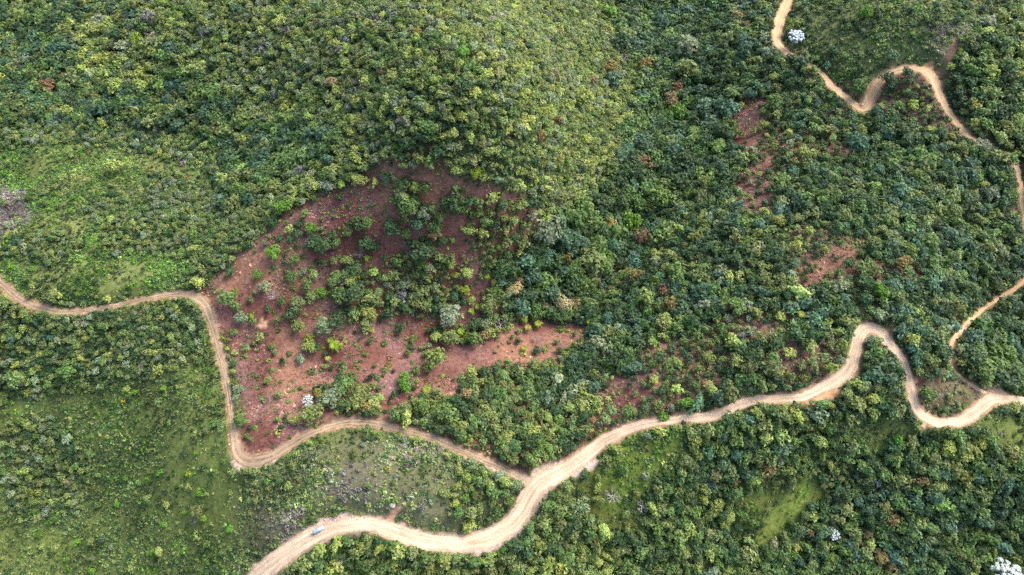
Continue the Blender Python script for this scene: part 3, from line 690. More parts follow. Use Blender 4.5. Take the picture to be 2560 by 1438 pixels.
HAND += z3(1280, 480, [
 (380,825,62,'cream','f'),(475,835,46,'brown','t'),(410,910,50,'mid green','t'),(28,720,42,'cream','f'),(910,215,70,'bright green','t'),(1145,290,80,'mid green','t'),(720,235,58,'ochre','t'),(560,130,36,'rust brown','t'),(980,330,56,'rust brown','t'),(595,525,92,'olive green','t'),
 (670,400,24,'ochre','t'),(935,620,58,'ochre','t'),(870,670,34,'grey','b'),(515,650,26,'pale blue-green','t'),(1190,840,54,'ochre','t'),(1005,795,62,'olive green','t'),(1140,740,46,'rust brown','t'),(740,720,20,'tan','t'),(1150,970,58,'yellow-green','t'),(1240,610,72,'mid green','t'),
 (265,280,98,'grey-green','t'),(390,340,78,'blue-green','t'),(420,490,34,'ochre','t'),(185,900,54,'mid green','t'),(90,950,36,'lime green','p'),(195,985,36,'lime green','p'),(115,1015,32,'yellow','p'),(575,970,32,'lime green','p'),(740,1300,24,'bright green','t'),(890,1200,44,'mid green','t'),
 (1100,1140,22,'bright green','s'),(365,1030,30,'bright green','s'),(90,1170,30,'lime green','p'),(85,1210,26,'yellow-green','s'),(265,1150,20,'lime green','s'),(420,1040,22,'yellow-green','s'),(1120,40,78,'mid green','t'),(180,1100,28,'grey','b'),(1700,880,54,'mid green','t'),(245,1180,30,'olive green','s'),(250,850,34,'tan','t'),(60,660,26,'tan','t')])
HAND += z3(1280, 0, [
 (1315,340,78,'grey-green','t'),(1320,510,74,'olive green','t'),(1250,640,48,'rust brown','t'),(1195,745,54,'tan','f'),(600,600,44,'tan','f'),(735,495,54,'ochre','t'),(440,400,22,'tan','t'),(430,465,30,'tan','t'),(340,235,26,'tan','t'),(845,425,34,'grey','b'),(270,275,36,'grey','b'),
 (1255,845,64,'bright green','t'),(1185,1075,58,'olive green','t'),(1000,470,50,'ochre','t'),(985,1215,58,'rust brown','t'),(340,905,34,'rust brown','t'),(220,1010,38,'tan','t'),(1010,1320,54,'grey','b'),(640,655,14,'rust brown','t'),(1060,890,50,'grey-green','t'),(1410,1040,40,'yellow-green','t'),
 (1130,165,58,'blue-green','t'),(760,590,58,'blue-green','t'),(520,720,78,'yellow-green','t'),(1700,180,40,'yellow-green','t'),(740,80,44,'bright green','t')])
HAND += z3(1920, 0, [
 (220,258,64,'white','w'),(735,90,44,'bright green','t'),(810,225,24,'lime green','s'),(705,970,36,'yellow-green','t'),(670,1070,70,'blue-green','t'),(265,1140,44,'yellow-green','t'),(1370,500,30,'yellow-green','t'),(1450,655,26,'lime green','t'),(1620,1370,30,'yellow-green','t'),(910,580,50,'dark green','t'),(1050,535,36,'dark green','t'),(1150,470,26,'bright green','s'),(700,640,60,'mid green','t'),(940,410,40,'blue-green','t')])
HAND += z3(1920, 480, [
 (1015,520,50,'ochre','t'),(800,370,46,'mid green','t'),(955,365,36,'grey-green','t'),(1215,385,68,'mid green','t'),(850,740,50,'bright green','t'),(540,700,58,'grey-green','t'),(425,700,48,'mid green','t'),(250,915,38,'lime green','p'),(1610,1195,40,'pale blue-green','w'),(40,1250,56,'mid green','t')])
HAND += z3(1920, 958, [
 (500,1130,46,'white','w'),(825,740,34,'pale blue-green','w'),(1820,1430,110,'white','w'),(970,420,34,'bright green','t'),(1780,590,36,'mid green','t')])
HAND += z3(640, 958, [
 (385,130,48,'white','w'),(472,80,36,'yellow','f'),(640,160,32,'grey','b'),(410,220,70,'olive green','t'),(560,100,66,'grey-green','t'),(650,30,68,'mid green','t'),(760,130,66,'olive green','t'),(830,180,38,'tan','t'),(938,215,22,'yellow-green','s'),(215,285,24,'dark green','s'),(290,280,38,'yellow-green','t'),
 (160,365,30,'yellow-green','s'),(1000,145,24,'dark green','s'),(1040,240,44,'mid green','t'),(1275,50,46,'lime green','p'),(1575,80,40,'tan','t'),(1420,230,78,'mid green','t'),(1500,150,58,'dark green','t'),(1750,235,58,'olive green','t'),(1240,180,56,'mid green','t'),(1120,200,50,'olive green','t'),(1110,30,44,'bright green','t'),
 (985,640,24,'yellow','s'),(310,775,22,'lime green','s'),(880,675,20,'yellow','s'),(845,915,24,'yellow-green','s'),(1570,850,34,'bright green','s'),(640,1330,34,'grey','b'),(600,185,30,'grey-green','s'),(1010,260,22,'grey','s')])
HAND += z3(1280, 958, [
 (980,920,42,'grey','b'),(835,650,38,'mid green','t'),(1050,555,24,'mid green','s'),(1000,690,36,'grey-green','s'),(920,1060,14,'lime green','s'),(640,140,40,'yellow-green','t'),(590,350,30,'yellow','s'),(700,345,20,'lime green','s'),(1490,40,44,'yellow-green','t'),(1310,140,44,'bright green','t'),(430,190,36,'yellow-green','t'),(605,270,26,'tan','t'),(870,215,42,'mid green','t'),(760,840,50,'grey','b'),(520,930,60,'grey-green','t'),(190,1110,28,'yellow','s'),(140,440,52,'dark green','t'),(1145,240,48,'bright green','s')])
HAND += z3(0, 958, [
 (1405,670,32,'lime green','s'),(1410,775,34,'yellow-green','s'),(1355,770,20,'yellow-green','s'),(1545,830,22,'yellow-green','s'),(1470,960,48,'olive green','t'),(1465,1140,40,'yellow-green','s'),(1450,1035,28,'grey','s'),(920,130,26,'yellow','s'),(520,320,26,'yellow-green','s'),(280,810,34,'yellow-green','s'),(140,1015,34,'yellow-green','s'),(1720,820,30,'olive green','s'),(800,400,20,'yellow-green','s')])
HAND += z3(0, 480, [
 (840,60,28,'yellow-green','s'),(1290,240,30,'lime green','s'),(1755,735,24,'lime green','s'),(1870,920,32,'lime green','s'),(1870,370,24,'lime green','s'),(1660,1045,16,'yellow','s'),(1660,1095,20,'lime green','s'),(1725,1040,20,'yellow-green','s'),(850,1300,26,'yellow-green','s'),(15,1145,24,'lime green','s'),(110,1400,60,'mid green','t'),(500,1350,60,'mid green','t'),(1690,790,56,'mid green','t'),(1800,940,44,'grey-green','t'),(1750,1200,32,'yellow-green','s'),(1835,1220,24,'yellow-green','s'),(1770,860,34,'mid green','t')])
HAND += z3(0, 0, [
 (840,1245,50,'yellow-green','t'),(365,1015,22,'yellow','s'),(730,440,44,'yellow-green','t'),(860,640,54,'yellow-green','t'),(495,830,42,'yellow-green','t'),(1105,125,50,'grey','t'),(790,110,46,'grey','b'),(1130,215,50,'grey','b'),(1340,715,30,'yellow','t'),(350,640,58,'rust brown','t'),(880,260,50,'dark green','t'),(1020,280,44,'lime green','t'),(680,200,50,'yellow-green','t'),(1100,1005,26,'blue-green','s'),(1440,1210,34,'bright green','s'),(1360,1210,42,'grey','s'),(920,1015,30,'grey','s'),(1130,1275,22,'yellow','s'),(980,1325,22,'yellow-green','s'),(1390,1330,30,'tan','s'),(470,575,30,'tan','t'),(1860,1230,40,'yellow-green','t')])
HAND += z3(640, 0, [
 (560,610,46,'tan','t'),(1560,640,60,'dark green','t'),(1550,390,44,'bright green','t'),(945,545,30,'rust brown','t'),(1330,510,24,'tan','t'),(330,550,22,'tan','t'),(285,625,20,'yellow','t'),(1375,140,30,'ochre','t'),(1205,235,34,'yellow','t'),(450,920,26,'yellow-green','t'),(270,1110,26,'bright green','t'),(170,1175,34,'bright green','t'),(515,1300,46,'mid green','t'),(970,1340,36,'blue-green','t'),(1050,1100,24,'bright green','t'),(1495,1270,40,'yellow-green','t'),(1655,1290,40,'lime green','t'),(815,1105,26,'bright green','t'),(1695,1065,32,'tan','f'),(1280,940,56,'mid green','t'),(330,1150,34,'grey','b'),(770,1340,46,'yellow-green','t'),(1580,580,40,'olive green','t'),(40,235,36,'yellow-green','t'),(620,110,30,'lime green','t')])

# ------------------------------------------------------------------ stand the trees, the largest first, none on the roads
HASH = {}
CELL = 7.0
def clash(x, y, r, f):
    ci, cj = int(x // CELL), int(y // CELL)
    for i in range(ci - 2, ci + 3):
        for j in range(cj - 2, cj + 3):
            for (a, b, q, g) in HASH.get((i, j), ()):
                m = (r + q) * min(f, g)
                if (a - x) ** 2 + (b - y) ** 2 < m * m: return True
    return False
def book(x, y, r, f): HASH.setdefault((int(x // CELL), int(y // CELL)), []).append((x, y, r, f))

single = []                                    # dicts of the plants that become objects
for px, py, rp, c, k_ in HAND:
    x, y, z = ground_at(px, py)
    d = project(x, y, z)[2]; r = rp * d * PX * 1.12
    lift = r * (.55 if k_ == 's' else 1.3)
    x, y, z = [float(v) for v in ground_at(px, py, lift)]
    single.append(dict(x=x, y=y, z=z, r=float(r), c=c, k=k_, px=px, py=py, hand=True))
    book(x, y, float(r), .72)

OPEN = [[(2480,730),(2540,690),(2560,720),(2500,770)], [(1985,125),(2065,185),(2040,210),(1970,160)], [(2415,335),(2545,395),(2520,425),(2395,360)], [(2375,780),(2450,770),(2430,830),(2370,860)]]
NC = 300000
cx = rng.uniform(-440, 440, NC); cy = rng.uniform(-45, 490, NC); cz = lookup(ZIN, cx, cy)
qx, qy, qd = project(cx, cy, cz)
ok = (qx > -170) & (qx < 2730) & (qy > -130) & (qy < 1570)
cx, cy, cz, qx, qy, qd = [a[ok] for a in (cx, cy, cz, qx, qy, qd)]
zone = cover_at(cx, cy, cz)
rdd = lookup(RD, cx, cy)
u = rng.random(len(cx)); v = rng.random(len(cx)); w = fbm(cx, cy, 22, 101, 3)
rmin = np.array([TREES[n][0] for n in COVER])[zone]; rmax = np.array([TREES[n][1] for n in COVER])[zone]
chance = np.array([TREES[n][2] for n in COVER])[zone]; spc = np.array([TREES[n][3] for n in COVER])[zone]
cr = rmin + (rmax - rmin) * np.clip(u ** np.where(np.isin(zone, [CI['gully'], CI['valley'], CI['darkwood']]), 1.3, 2.4) * .95 + (w - .5) * .9 + .05, 0, 1.15)
gap = (fbm(cx, cy, 20, 131, 3) < .44) & np.isin(zone, [CI['rightwood']])
chance = np.where(gap, .34, chance)
chance = np.where((chance < .95) & ~gap, np.clip(chance + (fbm(cx, cy, 14, 121, 2) - .5) * np.where(chance > .1, 1.0, .06), 0, 1) * np.where(chance < .35, .28, 1), chance)
ok = (v < chance) & (rdd > cr * .55 + .6) & (lookup(BARE, cx, cy) < .3)
# a crown must not hide a stretch of road that the photo shows
ch = cr * 1.9 + .5
hd = np.hypot(cx, cy); tanv = hd / (CAM_H - cz)
hide = np.zeros(len(cx), bool)
for f in (.25, .5, .75, 1.0):
    sx = cx * (1 + ch * f * tanv / np.maximum(hd, 1)); sy = cy * (1 + ch * f * tanv / np.maximum(hd, 1))
    hide |= lookup(RD, sx, sy) < -.05
for P in OPEN: hide &= ~in_poly(qx, qy, P)
ok &= ~hide
order = np.where(ok)[0]
order = order[np.argsort(-cr[order] + rng.normal(0, .35, len(order)))]
keep = []
for i in order:
    if not clash(cx[i], cy[i], cr[i], spc[i]):
        book(cx[i], cy[i], cr[i], spc[i]); keep.append(i)
keep = np.array(keep)
def colours(zone_i, x, y, r):
    names = []
    noise = fbm(x, y, 26, 201, 3); pick = r.random(len(x))
    for zi, n_, p in zip(zone_i, noise, pick):
        pal = PAL[TREES[COVER[zi]][4]]
        p = (p * .74 + np.clip((n_ - .5) * 2.0 + .5, 0, .999) * .26) * sum(q[1] for q in pal)
        for nm, wgt in pal:
            p -= wgt
            if p <= 0: break
        names.append(nm)
    return names
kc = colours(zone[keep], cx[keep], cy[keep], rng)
inframe = (qx[keep] > 8) & (qx[keep] < 2552) & (qy[keep] > 8) & (qy[keep] < 1430)
size_px = cr[keep] / qd[keep] * inframe
n_hand_tree = sum(1 for s in single if s['k'] in 'tfwb')
MAXT = 296
big = np.argsort(-size_px)[:max(0, MAXT - n_hand_tree)]
isbig = np.zeros(len(keep), bool); isbig[big] = True
for q in big:
    i = keep[q]
    single.append(dict(x=float(cx[i]), y=float(cy[i]), z=float(cz[i]), r=float(cr[i]), c=kc[q], k='t', px=float(qx[i]), py=float(qy[i]), hand=False))

def jitter(base, r, amt=.16):
    n = len(base)
    g = r.lognormal(0, amt, n)[:, None] * np.stack([r.normal(1, .07, n), np.ones(n), r.normal(1, .11, n)], -1)
    return np.clip(base * g, .004, .9)

rest = ~isbig
kk = keep[rest]; names = [c for c, q in zip(kc, rest) if q]
colr = jitter(np.array([COLS[n] for n in names]), rng, .17)
CROWNS = [crown_unit(100 + i, 150, 9 + i % 4, .20, tall=[1, 1.15, .9, 1.3, 1.0, .85][i % 6], flat=[0, 0, .1, 0, .15, .2][i % 6]) for i in range(12)]
def with_trunk(VC):
    V, C = VC; t = []
    for i in range(3):
        a, b = i * 2.094, (i + 1) * 2.094
        p = [np.array([math.cos(q) * .09, math.sin(q) * .09, zz]) for q in (a, b) for zz in (-1.0, .35)]
        t += [[p[0], p[2], p[3]], [p[0], p[3], p[1]]]
    return np.concatenate([V, np.array(t)]), np.concatenate([C, np.ones((6, 3)) * .9])
base_z = cz[kk] + cr[kk] * .55
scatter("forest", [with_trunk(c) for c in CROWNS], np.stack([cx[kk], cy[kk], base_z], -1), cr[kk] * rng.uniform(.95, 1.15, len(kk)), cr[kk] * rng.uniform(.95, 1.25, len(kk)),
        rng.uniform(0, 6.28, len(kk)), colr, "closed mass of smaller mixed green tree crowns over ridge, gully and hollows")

# ------------------------------------------------------------------ scrub, ferns, grass
def field(n, covers, density, spread=1.0):
    x = rng.uniform(-430, 430, n); y = rng.uniform(-40, 480, n); z = lookup(ZIN, x, y)
    px, py, d = project(x, y, z)
    m = (px > -120) & (px < 2680) & (py > -90) & (py < 1530) & (lookup(RD_WIG, x, y) > .5) & (lookup(RD, x, y) > .3)
    x, y, z = x[m], y[m], z[m]
    zn = cover_at(x, y, z)
    pr = np.array([density.get(c, 0) for c in COVER])[zn]
    m = (rng.random(len(x)) < pr * np.clip((.1 + 1.6 * fbm(x, y, 8, 401, 3)) * np.clip((fbm(x, y, 30, 411, 3) - .30) * 5.0, .28, 1.4), 0, 1.4)) & (lookup(BARE, x, y) < .4)
    return x[m], y[m], z[m], zn[m]
SHRUBS = [shrub_unit(300 + i, 17, .42, [.8, 1.0, .65][i % 3]) for i in range(9)]
D = {'scrub': .85, 'meadow': .5, 'lowscrub': .52, 'bushes': .8, 'knoll': .95, 'knollwood': .8, 'redwood': .25, 'rightwood': .45, 'loopscrub': .7, 'upscrub': .6, 'upwood': .4, 'redscrub': .22, 'lowwood': .6,
     'glade': .3, 'limeglade': .28, 'olivescrub': .8, 'greyscrub': .9, 'red': .06, 'ridge': .55, 'valley': .4, 'gully': .4, 'darkmixwood': .5, 'loopwood': .4, 'yellowwood': .2, 'tan': .1}
sx, sy, sz, sn = field(820000, None, D)
SP = {'scrub': [('mid green',.30),('bright green',.2),('dark green',.2),('olive green',.16),('yellow-green',.14)], 'knoll': [('mid green',.28),('olive green',.3),('dark green',.16),('grey-green',.12),('mauve',.14)],
      'greyscrub': [('mauve',.42),('grey-green',.2),('olive green',.2),('mid green',.18)], 'red': [('mid green',.4),('olive green',.3),('bright green',.3)], 'lowscrub': [('mid green',.30),('olive green',.24),('dark green',.22),('bright green',.12),('yellow-green',.08),('grey',.04)]}
MAP = {'scrub': 'scrub', 'meadow': 'scrub', 'upscrub': 'lowscrub', 'lowscrub': 'lowscrub', 'knoll': 'knoll', 'greyscrub': 'greyscrub', 'red': 'red', 'redscrub': 'knoll', 'loopscrub': 'knoll', 'glade': 'scrub', 'limeglade': 'scrub'}
sc_n = fbm(sx, sy, 17, 301, 3); pk = rng.random(len(sx)); sc_names = []
for zi, n_, p in zip(sn, sc_n, pk):
    pal = SP[MAP.get(COVER[zi], 'lowscrub')]
    p = (p * .5 + np.clip((n_ - .5) * 1.9 + .5, 0, .999) * .5)
    for nm, wgt in pal:
        p -= wgt
        if p <= 0: break
    sc_names.append(nm)
srad = .42 + .95 * rng.random(len(sx)) ** 2.6 + np.where(np.isin(sn, [CI['bushes'], CI['upscrub'], CI['lowwood'], CI['rightwood']]), .25, 0)
scol = jitter(np.array([COLS[n] for n in sc_names]), rng, .2)
spx, spy, spd = project(sx, sy, sz)
n_hand_shrub = sum(1 for s in single if s['k'] == 's')
okf = (spx > 8) & (spx < 2552) & (spy > 8) & (spy < 1430) & np.isin(sn, [CI[c] for c in ('scrub', 'meadow', 'lowscrub', 'knoll', 'greyscrub', 'red', 'redscrub', 'olivescrub', 'bushes', 'upscrub', 'loopscrub', 'glade')])
bs = np.argsort(-(srad / spd) * okf)[:max(0, 290 - n_hand_shrub)]
mk = np.ones(len(sx), bool); mk[bs] = False
for i in bs:
    single.append(dict(x=float(sx[i]), y=float(sy[i]), z=float(sz[i]), r=float(srad[i]) * 1.15, c=sc_names[i], k='s', px=float(spx[i]), py=float(spy[i]), hand=False))
scatter("undergrowth", SHRUBS, np.stack([sx, sy, sz], -1)[mk], srad[mk], (srad * rng.uniform(.8, 1.2, len(sx)))[mk], rng.uniform(0, 6.28, mk.sum()), (scol * np.exp((fbm(sx, sy, 13, 457, 2) - .5) * 1.5)[:, None])[mk], "low tangled green scrub covering the open slopes")

TUFTS = [tuft_unit(400 + i) for i in range(8)]
fx_, fy_, fz_, fn_ = field(330000, None, {'red': 1, 'redwood': .5, 'redscrub': 1, 'rightwood': .4, 'loopscrub': .3})
fc = red_mix(fx_, fy_) * (rng.lognormal(0, .25, len(fx_)) * np.exp((fbm(fx_, fy_, 3.2, 431, 2) - .5) * 2.3))[:, None] * np.array([1, 1.0, 1.06])
alt = rng.random(len(fx_)); fc[alt < .10] = np.array([.18, .145, .145]); fc[(alt > .10) & (alt < .13)] = np.array([.17, .115, .085]); fc[(alt > .17) & (alt < .22)] = np.array([.09, .10, .03])
fr = rng.uniform(.4, 1.2, len(fx_))
scatter("ferns", TUFTS, np.stack([fx_, fy_, fz_], -1), fr, fr * .7, rng.uniform(0, 6.28, len(fx_)), jitter(fc, rng, .15), "dry red-brown ferns carpeting the bare slope", M_DRY)
hx, hy, hz, hn = field(130000, None, {'meadow': .7, 'scrub': .35, 'lowscrub': .4, 'knoll': .4, 'glade': .9, 'limeglade': .9, 'olivescrub': .5, 'upscrub': .7, 'greyscrub': .8, 'tan': .3})
GP = {'meadow': (.13,.15,.045), 'scrub': (.09,.125,.03), 'lowscrub': (.122,.15,.034), 'knoll': (.11,.115,.045), 'glade': (.08,.112,.018), 'limeglade': (.125,.155,.028), 'olivescrub': (.09,.11,.028), 'upscrub': (.12,.135,.052), 'greyscrub': (.125,.11,.10), 'tan': (.3,.2,.12)}
hc = np.array([GP.get(c, (.1,.1,.03)) for c in COVER])[hn]
hc = hc * np.exp((fbm(hx, hy, 2.6, 441, 2) - .5) * 1.8 + (fbm(hx, hy, 12, 447, 2) - .5) * 1.4)[:, None]
straw = rng.random(len(hx)) < np.where(np.isin(hn, [CI['glade'], CI['limeglade']]), .0, .14); hc[straw] = np.array([.24, .19, .11])
hr = rng.uniform(.3, .7, len(hx))
scatter("grass", TUFTS, np.stack([hx, hy, hz], -1), hr, hr * .7, rng.uniform(0, 6.28, len(hx)), jitter(hc, rng, .2), "rough grass between the shrubs and in the glades")

# ------------------------------------------------------------------ single trees and shrubs with names and labels
def tube(bm_v, bm_f, pts, rads, n=6):
    for q, (p, r) in enumerate(zip(pts, rads)):
        p = np.array(p, float)
        d = np.array(pts[min(q + 1, len(pts) - 1)], float) - np.array(pts[max(q - 1, 0)], float); d /= np.linalg.norm(d) + 1e-9
        a = np.cross(d, [0.3, .2, 1.0] if abs(d[2]) < .9 else [1, 0, 0]); a /= np.linalg.norm(a); b = np.cross(d, a)
        for i in range(n):
            th = 2 * math.pi * i / n; bm_v.append(p + r * (a * math.cos(th) + b * math.sin(th)))
        if q:
            s = len(bm_v) - 2 * n
            for i in range(n): bm_f.append((s + i, s + (i + 1) % n, s + n + (i + 1) % n, s + n + i))
def trunk_mesh(seed, bark, limbs=5, spread=.5):
    r = random.Random(seed); v, f = [], []
    tube(v, f, [(0, 0, -.25), (.02, 0, .1), (r.uniform(-.05, .05), r.uniform(-.05, .05), .6), (r.uniform(-.1, .1), r.uniform(-.1, .1), 1.05)], [.13, .10, .08, .05])
    for i in range(limbs):
        a = i * 6.283 / limbs + r.uniform(-.3, .3); z0 = r.uniform(.45, .75)
        tube(v, f, [(0, 0, z0), (math.cos(a) * spread * .5, math.sin(a) * spread * .5, z0 + .25), (math.cos(a) * spread, math.sin(a) * spread, z0 + r.uniform(.45, .6))], [.05, .04, .02], 5)
    return mesh_np("trunk", np.array(v), np.array(f), bark, smooth=True)
TRUNKS = [trunk_mesh(i, M_BARK) for i in range(3)]
BIGCROWN = [unit_mesh("crown", crown_unit(500 + i, 330, 10 + i % 5, .145, tall=[1, 1.15, .9, 1.25, 1.05][i % 5], flat=[0, .05, .12, 0, .18][i % 5])) for i in range(14)]
FLOWER = [unit_mesh("crown", crown_unit(560 + i, 420, 16 + i, .12, tall=1.0, flat=.05)) for i in range(3)]
BUSH = [unit_mesh("shrub", shrub_unit(600 + i, 60, .25, [.8, 1.0, .7, .9][i % 4])) for i in range(10)]

def rosette(V, C, c, r, nleaf, rnd, droop=.35, width=.26, tone=1.0):
    """broad leaves radiating from a branch end"""
    c = np.array(c)
    for i in range(nleaf):
        a = 6.283 * i / nleaf + rnd.uniform(-.2, .2); l = r * rnd.uniform(.8, 1.15); w = l * width * rnd.uniform(.8, 1.2)
        d = np.array([math.cos(a), math.sin(a), 0]); s = np.array([-math.sin(a), math.cos(a), 0])
        m = c + d * l * .55 + np.array([0, 0, .14 * r]); t = c + d * l + np.array([0, 0, -droop * r])
        k_ = tone * rnd.uniform(.65, 1.12)
        for tri in ([c, m + s * w, m - s * w], [m - s * w, m + s * w, t]):
            V.append(tri); C.append((k_, k_, k_))
def palm_unit(seed):
    rnd = random.Random(seed); V, C = [], []
    rosette(V, C, (0, 0, .95), 1.0, 11, rnd, .40, .20); rosette(V, C, (0, 0, 1.02), .7, 8, rnd, .05, .2, 1.12)
    return np.array(V), np.array(C)
PALMS = [unit_mesh("crown", palm_unit(i)) for i in range(4)]
def stem_mesh(seed):
    v, f = [], []; tube(v, f, [(0, 0, -.25), (.03, .01, .4), (0, 0, .98)], [.07, .055, .045]); return mesh_np("trunk", np.array(v), np.array(f), M_PALEBARK, smooth=True)
STEM = stem_mesh(0)
def silver_unit(seed, n=20):
    rnd = random.Random(seed); V, C = [], []; v, f = [], []
    tube(v, f, [(0, 0, -.3), (.02, 0, .3), (0, .02, .75)], [.09, .07, .05])
    for i in range(n):
        a = i * 2.39996 + rnd.uniform(-.3, .3); d = math.sqrt((i + .5) / n) * .84 * rnd.uniform(.88, 1.1)
        p = (math.cos(a) * d, math.sin(a) * d, 1.35 - .45 * d * d + rnd.uniform(-.08, .08))
        tube(v, f, [(0, 0, .45 + .25 * rnd.random()), (p[0] * .55, p[1] * .55, .75 + .2 * rnd.random()), (p[0], p[1], p[2] - .02)], [.03, .024, .016], 4)
        rosette(V, C, p, .19 * rnd.uniform(.85, 1.15), 9, rnd, .45, .34, 1.0); rosette(V, C, (p[0], p[1], p[2] + .05), .15, 6, rnd, .0, .36, 1.05)
    return (np.array(V), np.array(C)), mesh_np("trunk", np.array(v), np.array(f), M_PALEBARK, smooth=True)
def bare_unit(seed):
    rnd = random.Random(seed); v, f = [], []; P = []
    tube(v, f, [(0, 0, -.25), (.02, 0, .4), (rnd.uniform(-.1, .1), .05, .9)], [.08, .06, .04])
    for i in range(9):
        a = i * 2.4 + rnd.uniform(-.3, .3); z0 = rnd.uniform(.3, .8); l = rnd.uniform(.6, 1.0)
        e = np.array((math.cos(a) * l, math.sin(a) * l, z0 + rnd.uniform(.3, .6)))
        m = np.array((math.cos(a + .2) * l * .5, math.sin(a + .2) * l * .5, z0 + .2))
        tube(v, f, [(0, 0, z0), m, e], [.04, .03, .015], 4)
        for q in range(4):
            b = a + rnd.uniform(-1, 1); s = m + (e - m) * rnd.random(); t = s + np.array((math.cos(b) * .3, math.sin(b) * .3, rnd.uniform(0, .3)))
            tube(v, f, [s, t], [.02, .008], 4)
            P += [t, (s + t) / 2, e]
    r = np.random.default_rng(seed); P = np.array(P)[r.integers(0, len(P), 130)] + r.normal(0, .10, (130, 3))
    V = tris_at(P, np.tile([0, 0, 1.0], (130, 1)), .09, .8, r); T = r.uniform(.75, 1.25, 130)
    return (V, np.stack([T, T, T], -1)), mesh_np("trunk", np.array(v), np.array(f), M_PALEBARK, smooth=True)
BARES = [(unit_mesh("crown", a), b) for a, b in (bare_unit(i) for i in range(4))]

MARKS = [("the Y-junction",1340,1210),("the parked car",797,1326),("the track's lower left corner",605,1150),("the track's upper left bend",492,742),("the dip in the main road",1110,1358),
 ("the hairpin bend",2168,822),("the main road's U-bend",2330,1055),("the right-hand road fork",2475,985),("the zigzag road's low corner",2155,272),("the zigzag road's crest",2300,168),("the road at the top edge",1948,55),
 ("the red slope's white tree",768,1003),("the zigzag road's white tree",1993,88),("the lower wood's white tree",2088,1333),("the big cream tree",1407,757),("the red slope's wooded gully",1170,830),
 ("the green glade",1640,1130),("the lime grass glade",1990,1262),("the upper red clearing",1872,298),("the small red clearing",1562,968),("the lone bright rim tree",705,515),
 ("the grey boulder",982,1265),("the straight side track",2500,745),("the red slope's upper tip",1080,370),("the track's straight left side",562,930),("the main road's middle bend",1860,1006),("the track's left end",60,752),
 ("the picture's lower left corner",20,1420),("the picture's lower right corner",2540,1420),("the picture's upper left corner",20,20),("the picture's top edge",1250,15),("the picture's bottom edge",1500,1425),("the right hill's ochre tree",2258,650),
 ("the picture's left edge",20,520),("the dark gully head",1450,610),("the pale scrub bowl",220,470),("the wooded ridge's centre",1060,210),("the track's arch",900,1056),("the red slope's centre",900,650)]
def where(px, py):
    n, x, y = min(MARKS, key=lambda m: (m[1] - px) ** 2 + (m[2] - py) ** 2)
    d = math.hypot(px - x, py - y)
    if d < 34: return "right beside " + n
    a = math.degrees(math.atan2(y - py, px - x)) % 360
    w = ["right of", "above right of", "above", "above left of", "left of", "below left of", "below", "below right of"][int((a + 22.5) // 45) % 8]
    return ("just " if d < 110 else "" if d < 220 else "well ") + w + " " + n
NOUN = {'t': 'tree', 's': 'bush', 'p': 'palm', 'f': 'flowering tree', 'w': 'silver-leaved tree', 'b': 'leafless tree'}
for s in single:
    ref = {'t': (4.2, 2.6), 's': (1.5, 1.0)}.get(s['k'])
    sz = "" if not ref else "large " if s['r'] > ref[0] else "small " if s['r'] < ref[1] else ""
    shape = {'t': 'rounded ', 's': 'low '}.get(s['k'], '')
    colr_ = {'w': {'white': 'white ', 'pale blue-green': 'pale '}.get(s['c'], ''), 'b': 'grey '}.get(s['k'], s['c'] + ' ')
    s['what'] = sz + colr_ + shape + NOUN[s['k']]
    s['what2'] = sz + colr_ + NOUN[s['k']]
    s['where'] = where(s['px'], s['py'])
buckets = {}
for s in single: buckets.setdefault((s['what2'], s['where']), []).append(s)
NUM = {2: 'two', 3: 'three', 4: 'four', 5: 'five', 6: 'six', 7: 'seven', 8: 'eight', 9: 'nine'}
ORD = ['first', 'second', 'third', 'fourth', 'fifth', 'sixth', 'seventh', 'eighth', 'ninth'] + ['further'] * 90
PLUR = {'tree': 'trees', 'bush': 'bushes', 'palm': 'palms'}
TALLY = list(buckets.items())
for (what, wh), L in TALLY:                    # long lists are halved into the upper and the lower ones
    if len(L) > 6:
        L.sort(key=lambda s: s['py']); h = len(L) // 2
        buckets[(what, wh)] = L[:h]; buckets[(what, wh + '~')] = L[h:]
for (what, wh), L in buckets.items():
    tier = ''
    if wh.endswith('~'): tier = 'lower '
    elif (what, wh + '~') in buckets: tier = 'upper '
    wh = wh.rstrip('~')
    L.sort(key=lambda s: s['px'])
    if len(L) == 1: L[0]['label'] = L[0]['what'] + " " + wh; continue
    for i, s in enumerate(L):
        pl = what.rsplit(' ', 1); pl = pl[0] + ' ' + PLUR[pl[1]]
        pos = 'leftmost' if i == 0 else 'rightmost' if i == len(L) - 1 else 'middle' if len(L) == 3 else ORD[i] + ' from left'
        s['label'] = f"{pos} of {NUM.get(len(L), 'several')} {tier}{pl} {wh}"
        if len(s['label'].split()) > 16: s['label'] = s['label'].replace(' from left', '')
        if len(s['label'].split()) > 16: s['label'] = s['label'].replace(' of the ', ' of ')

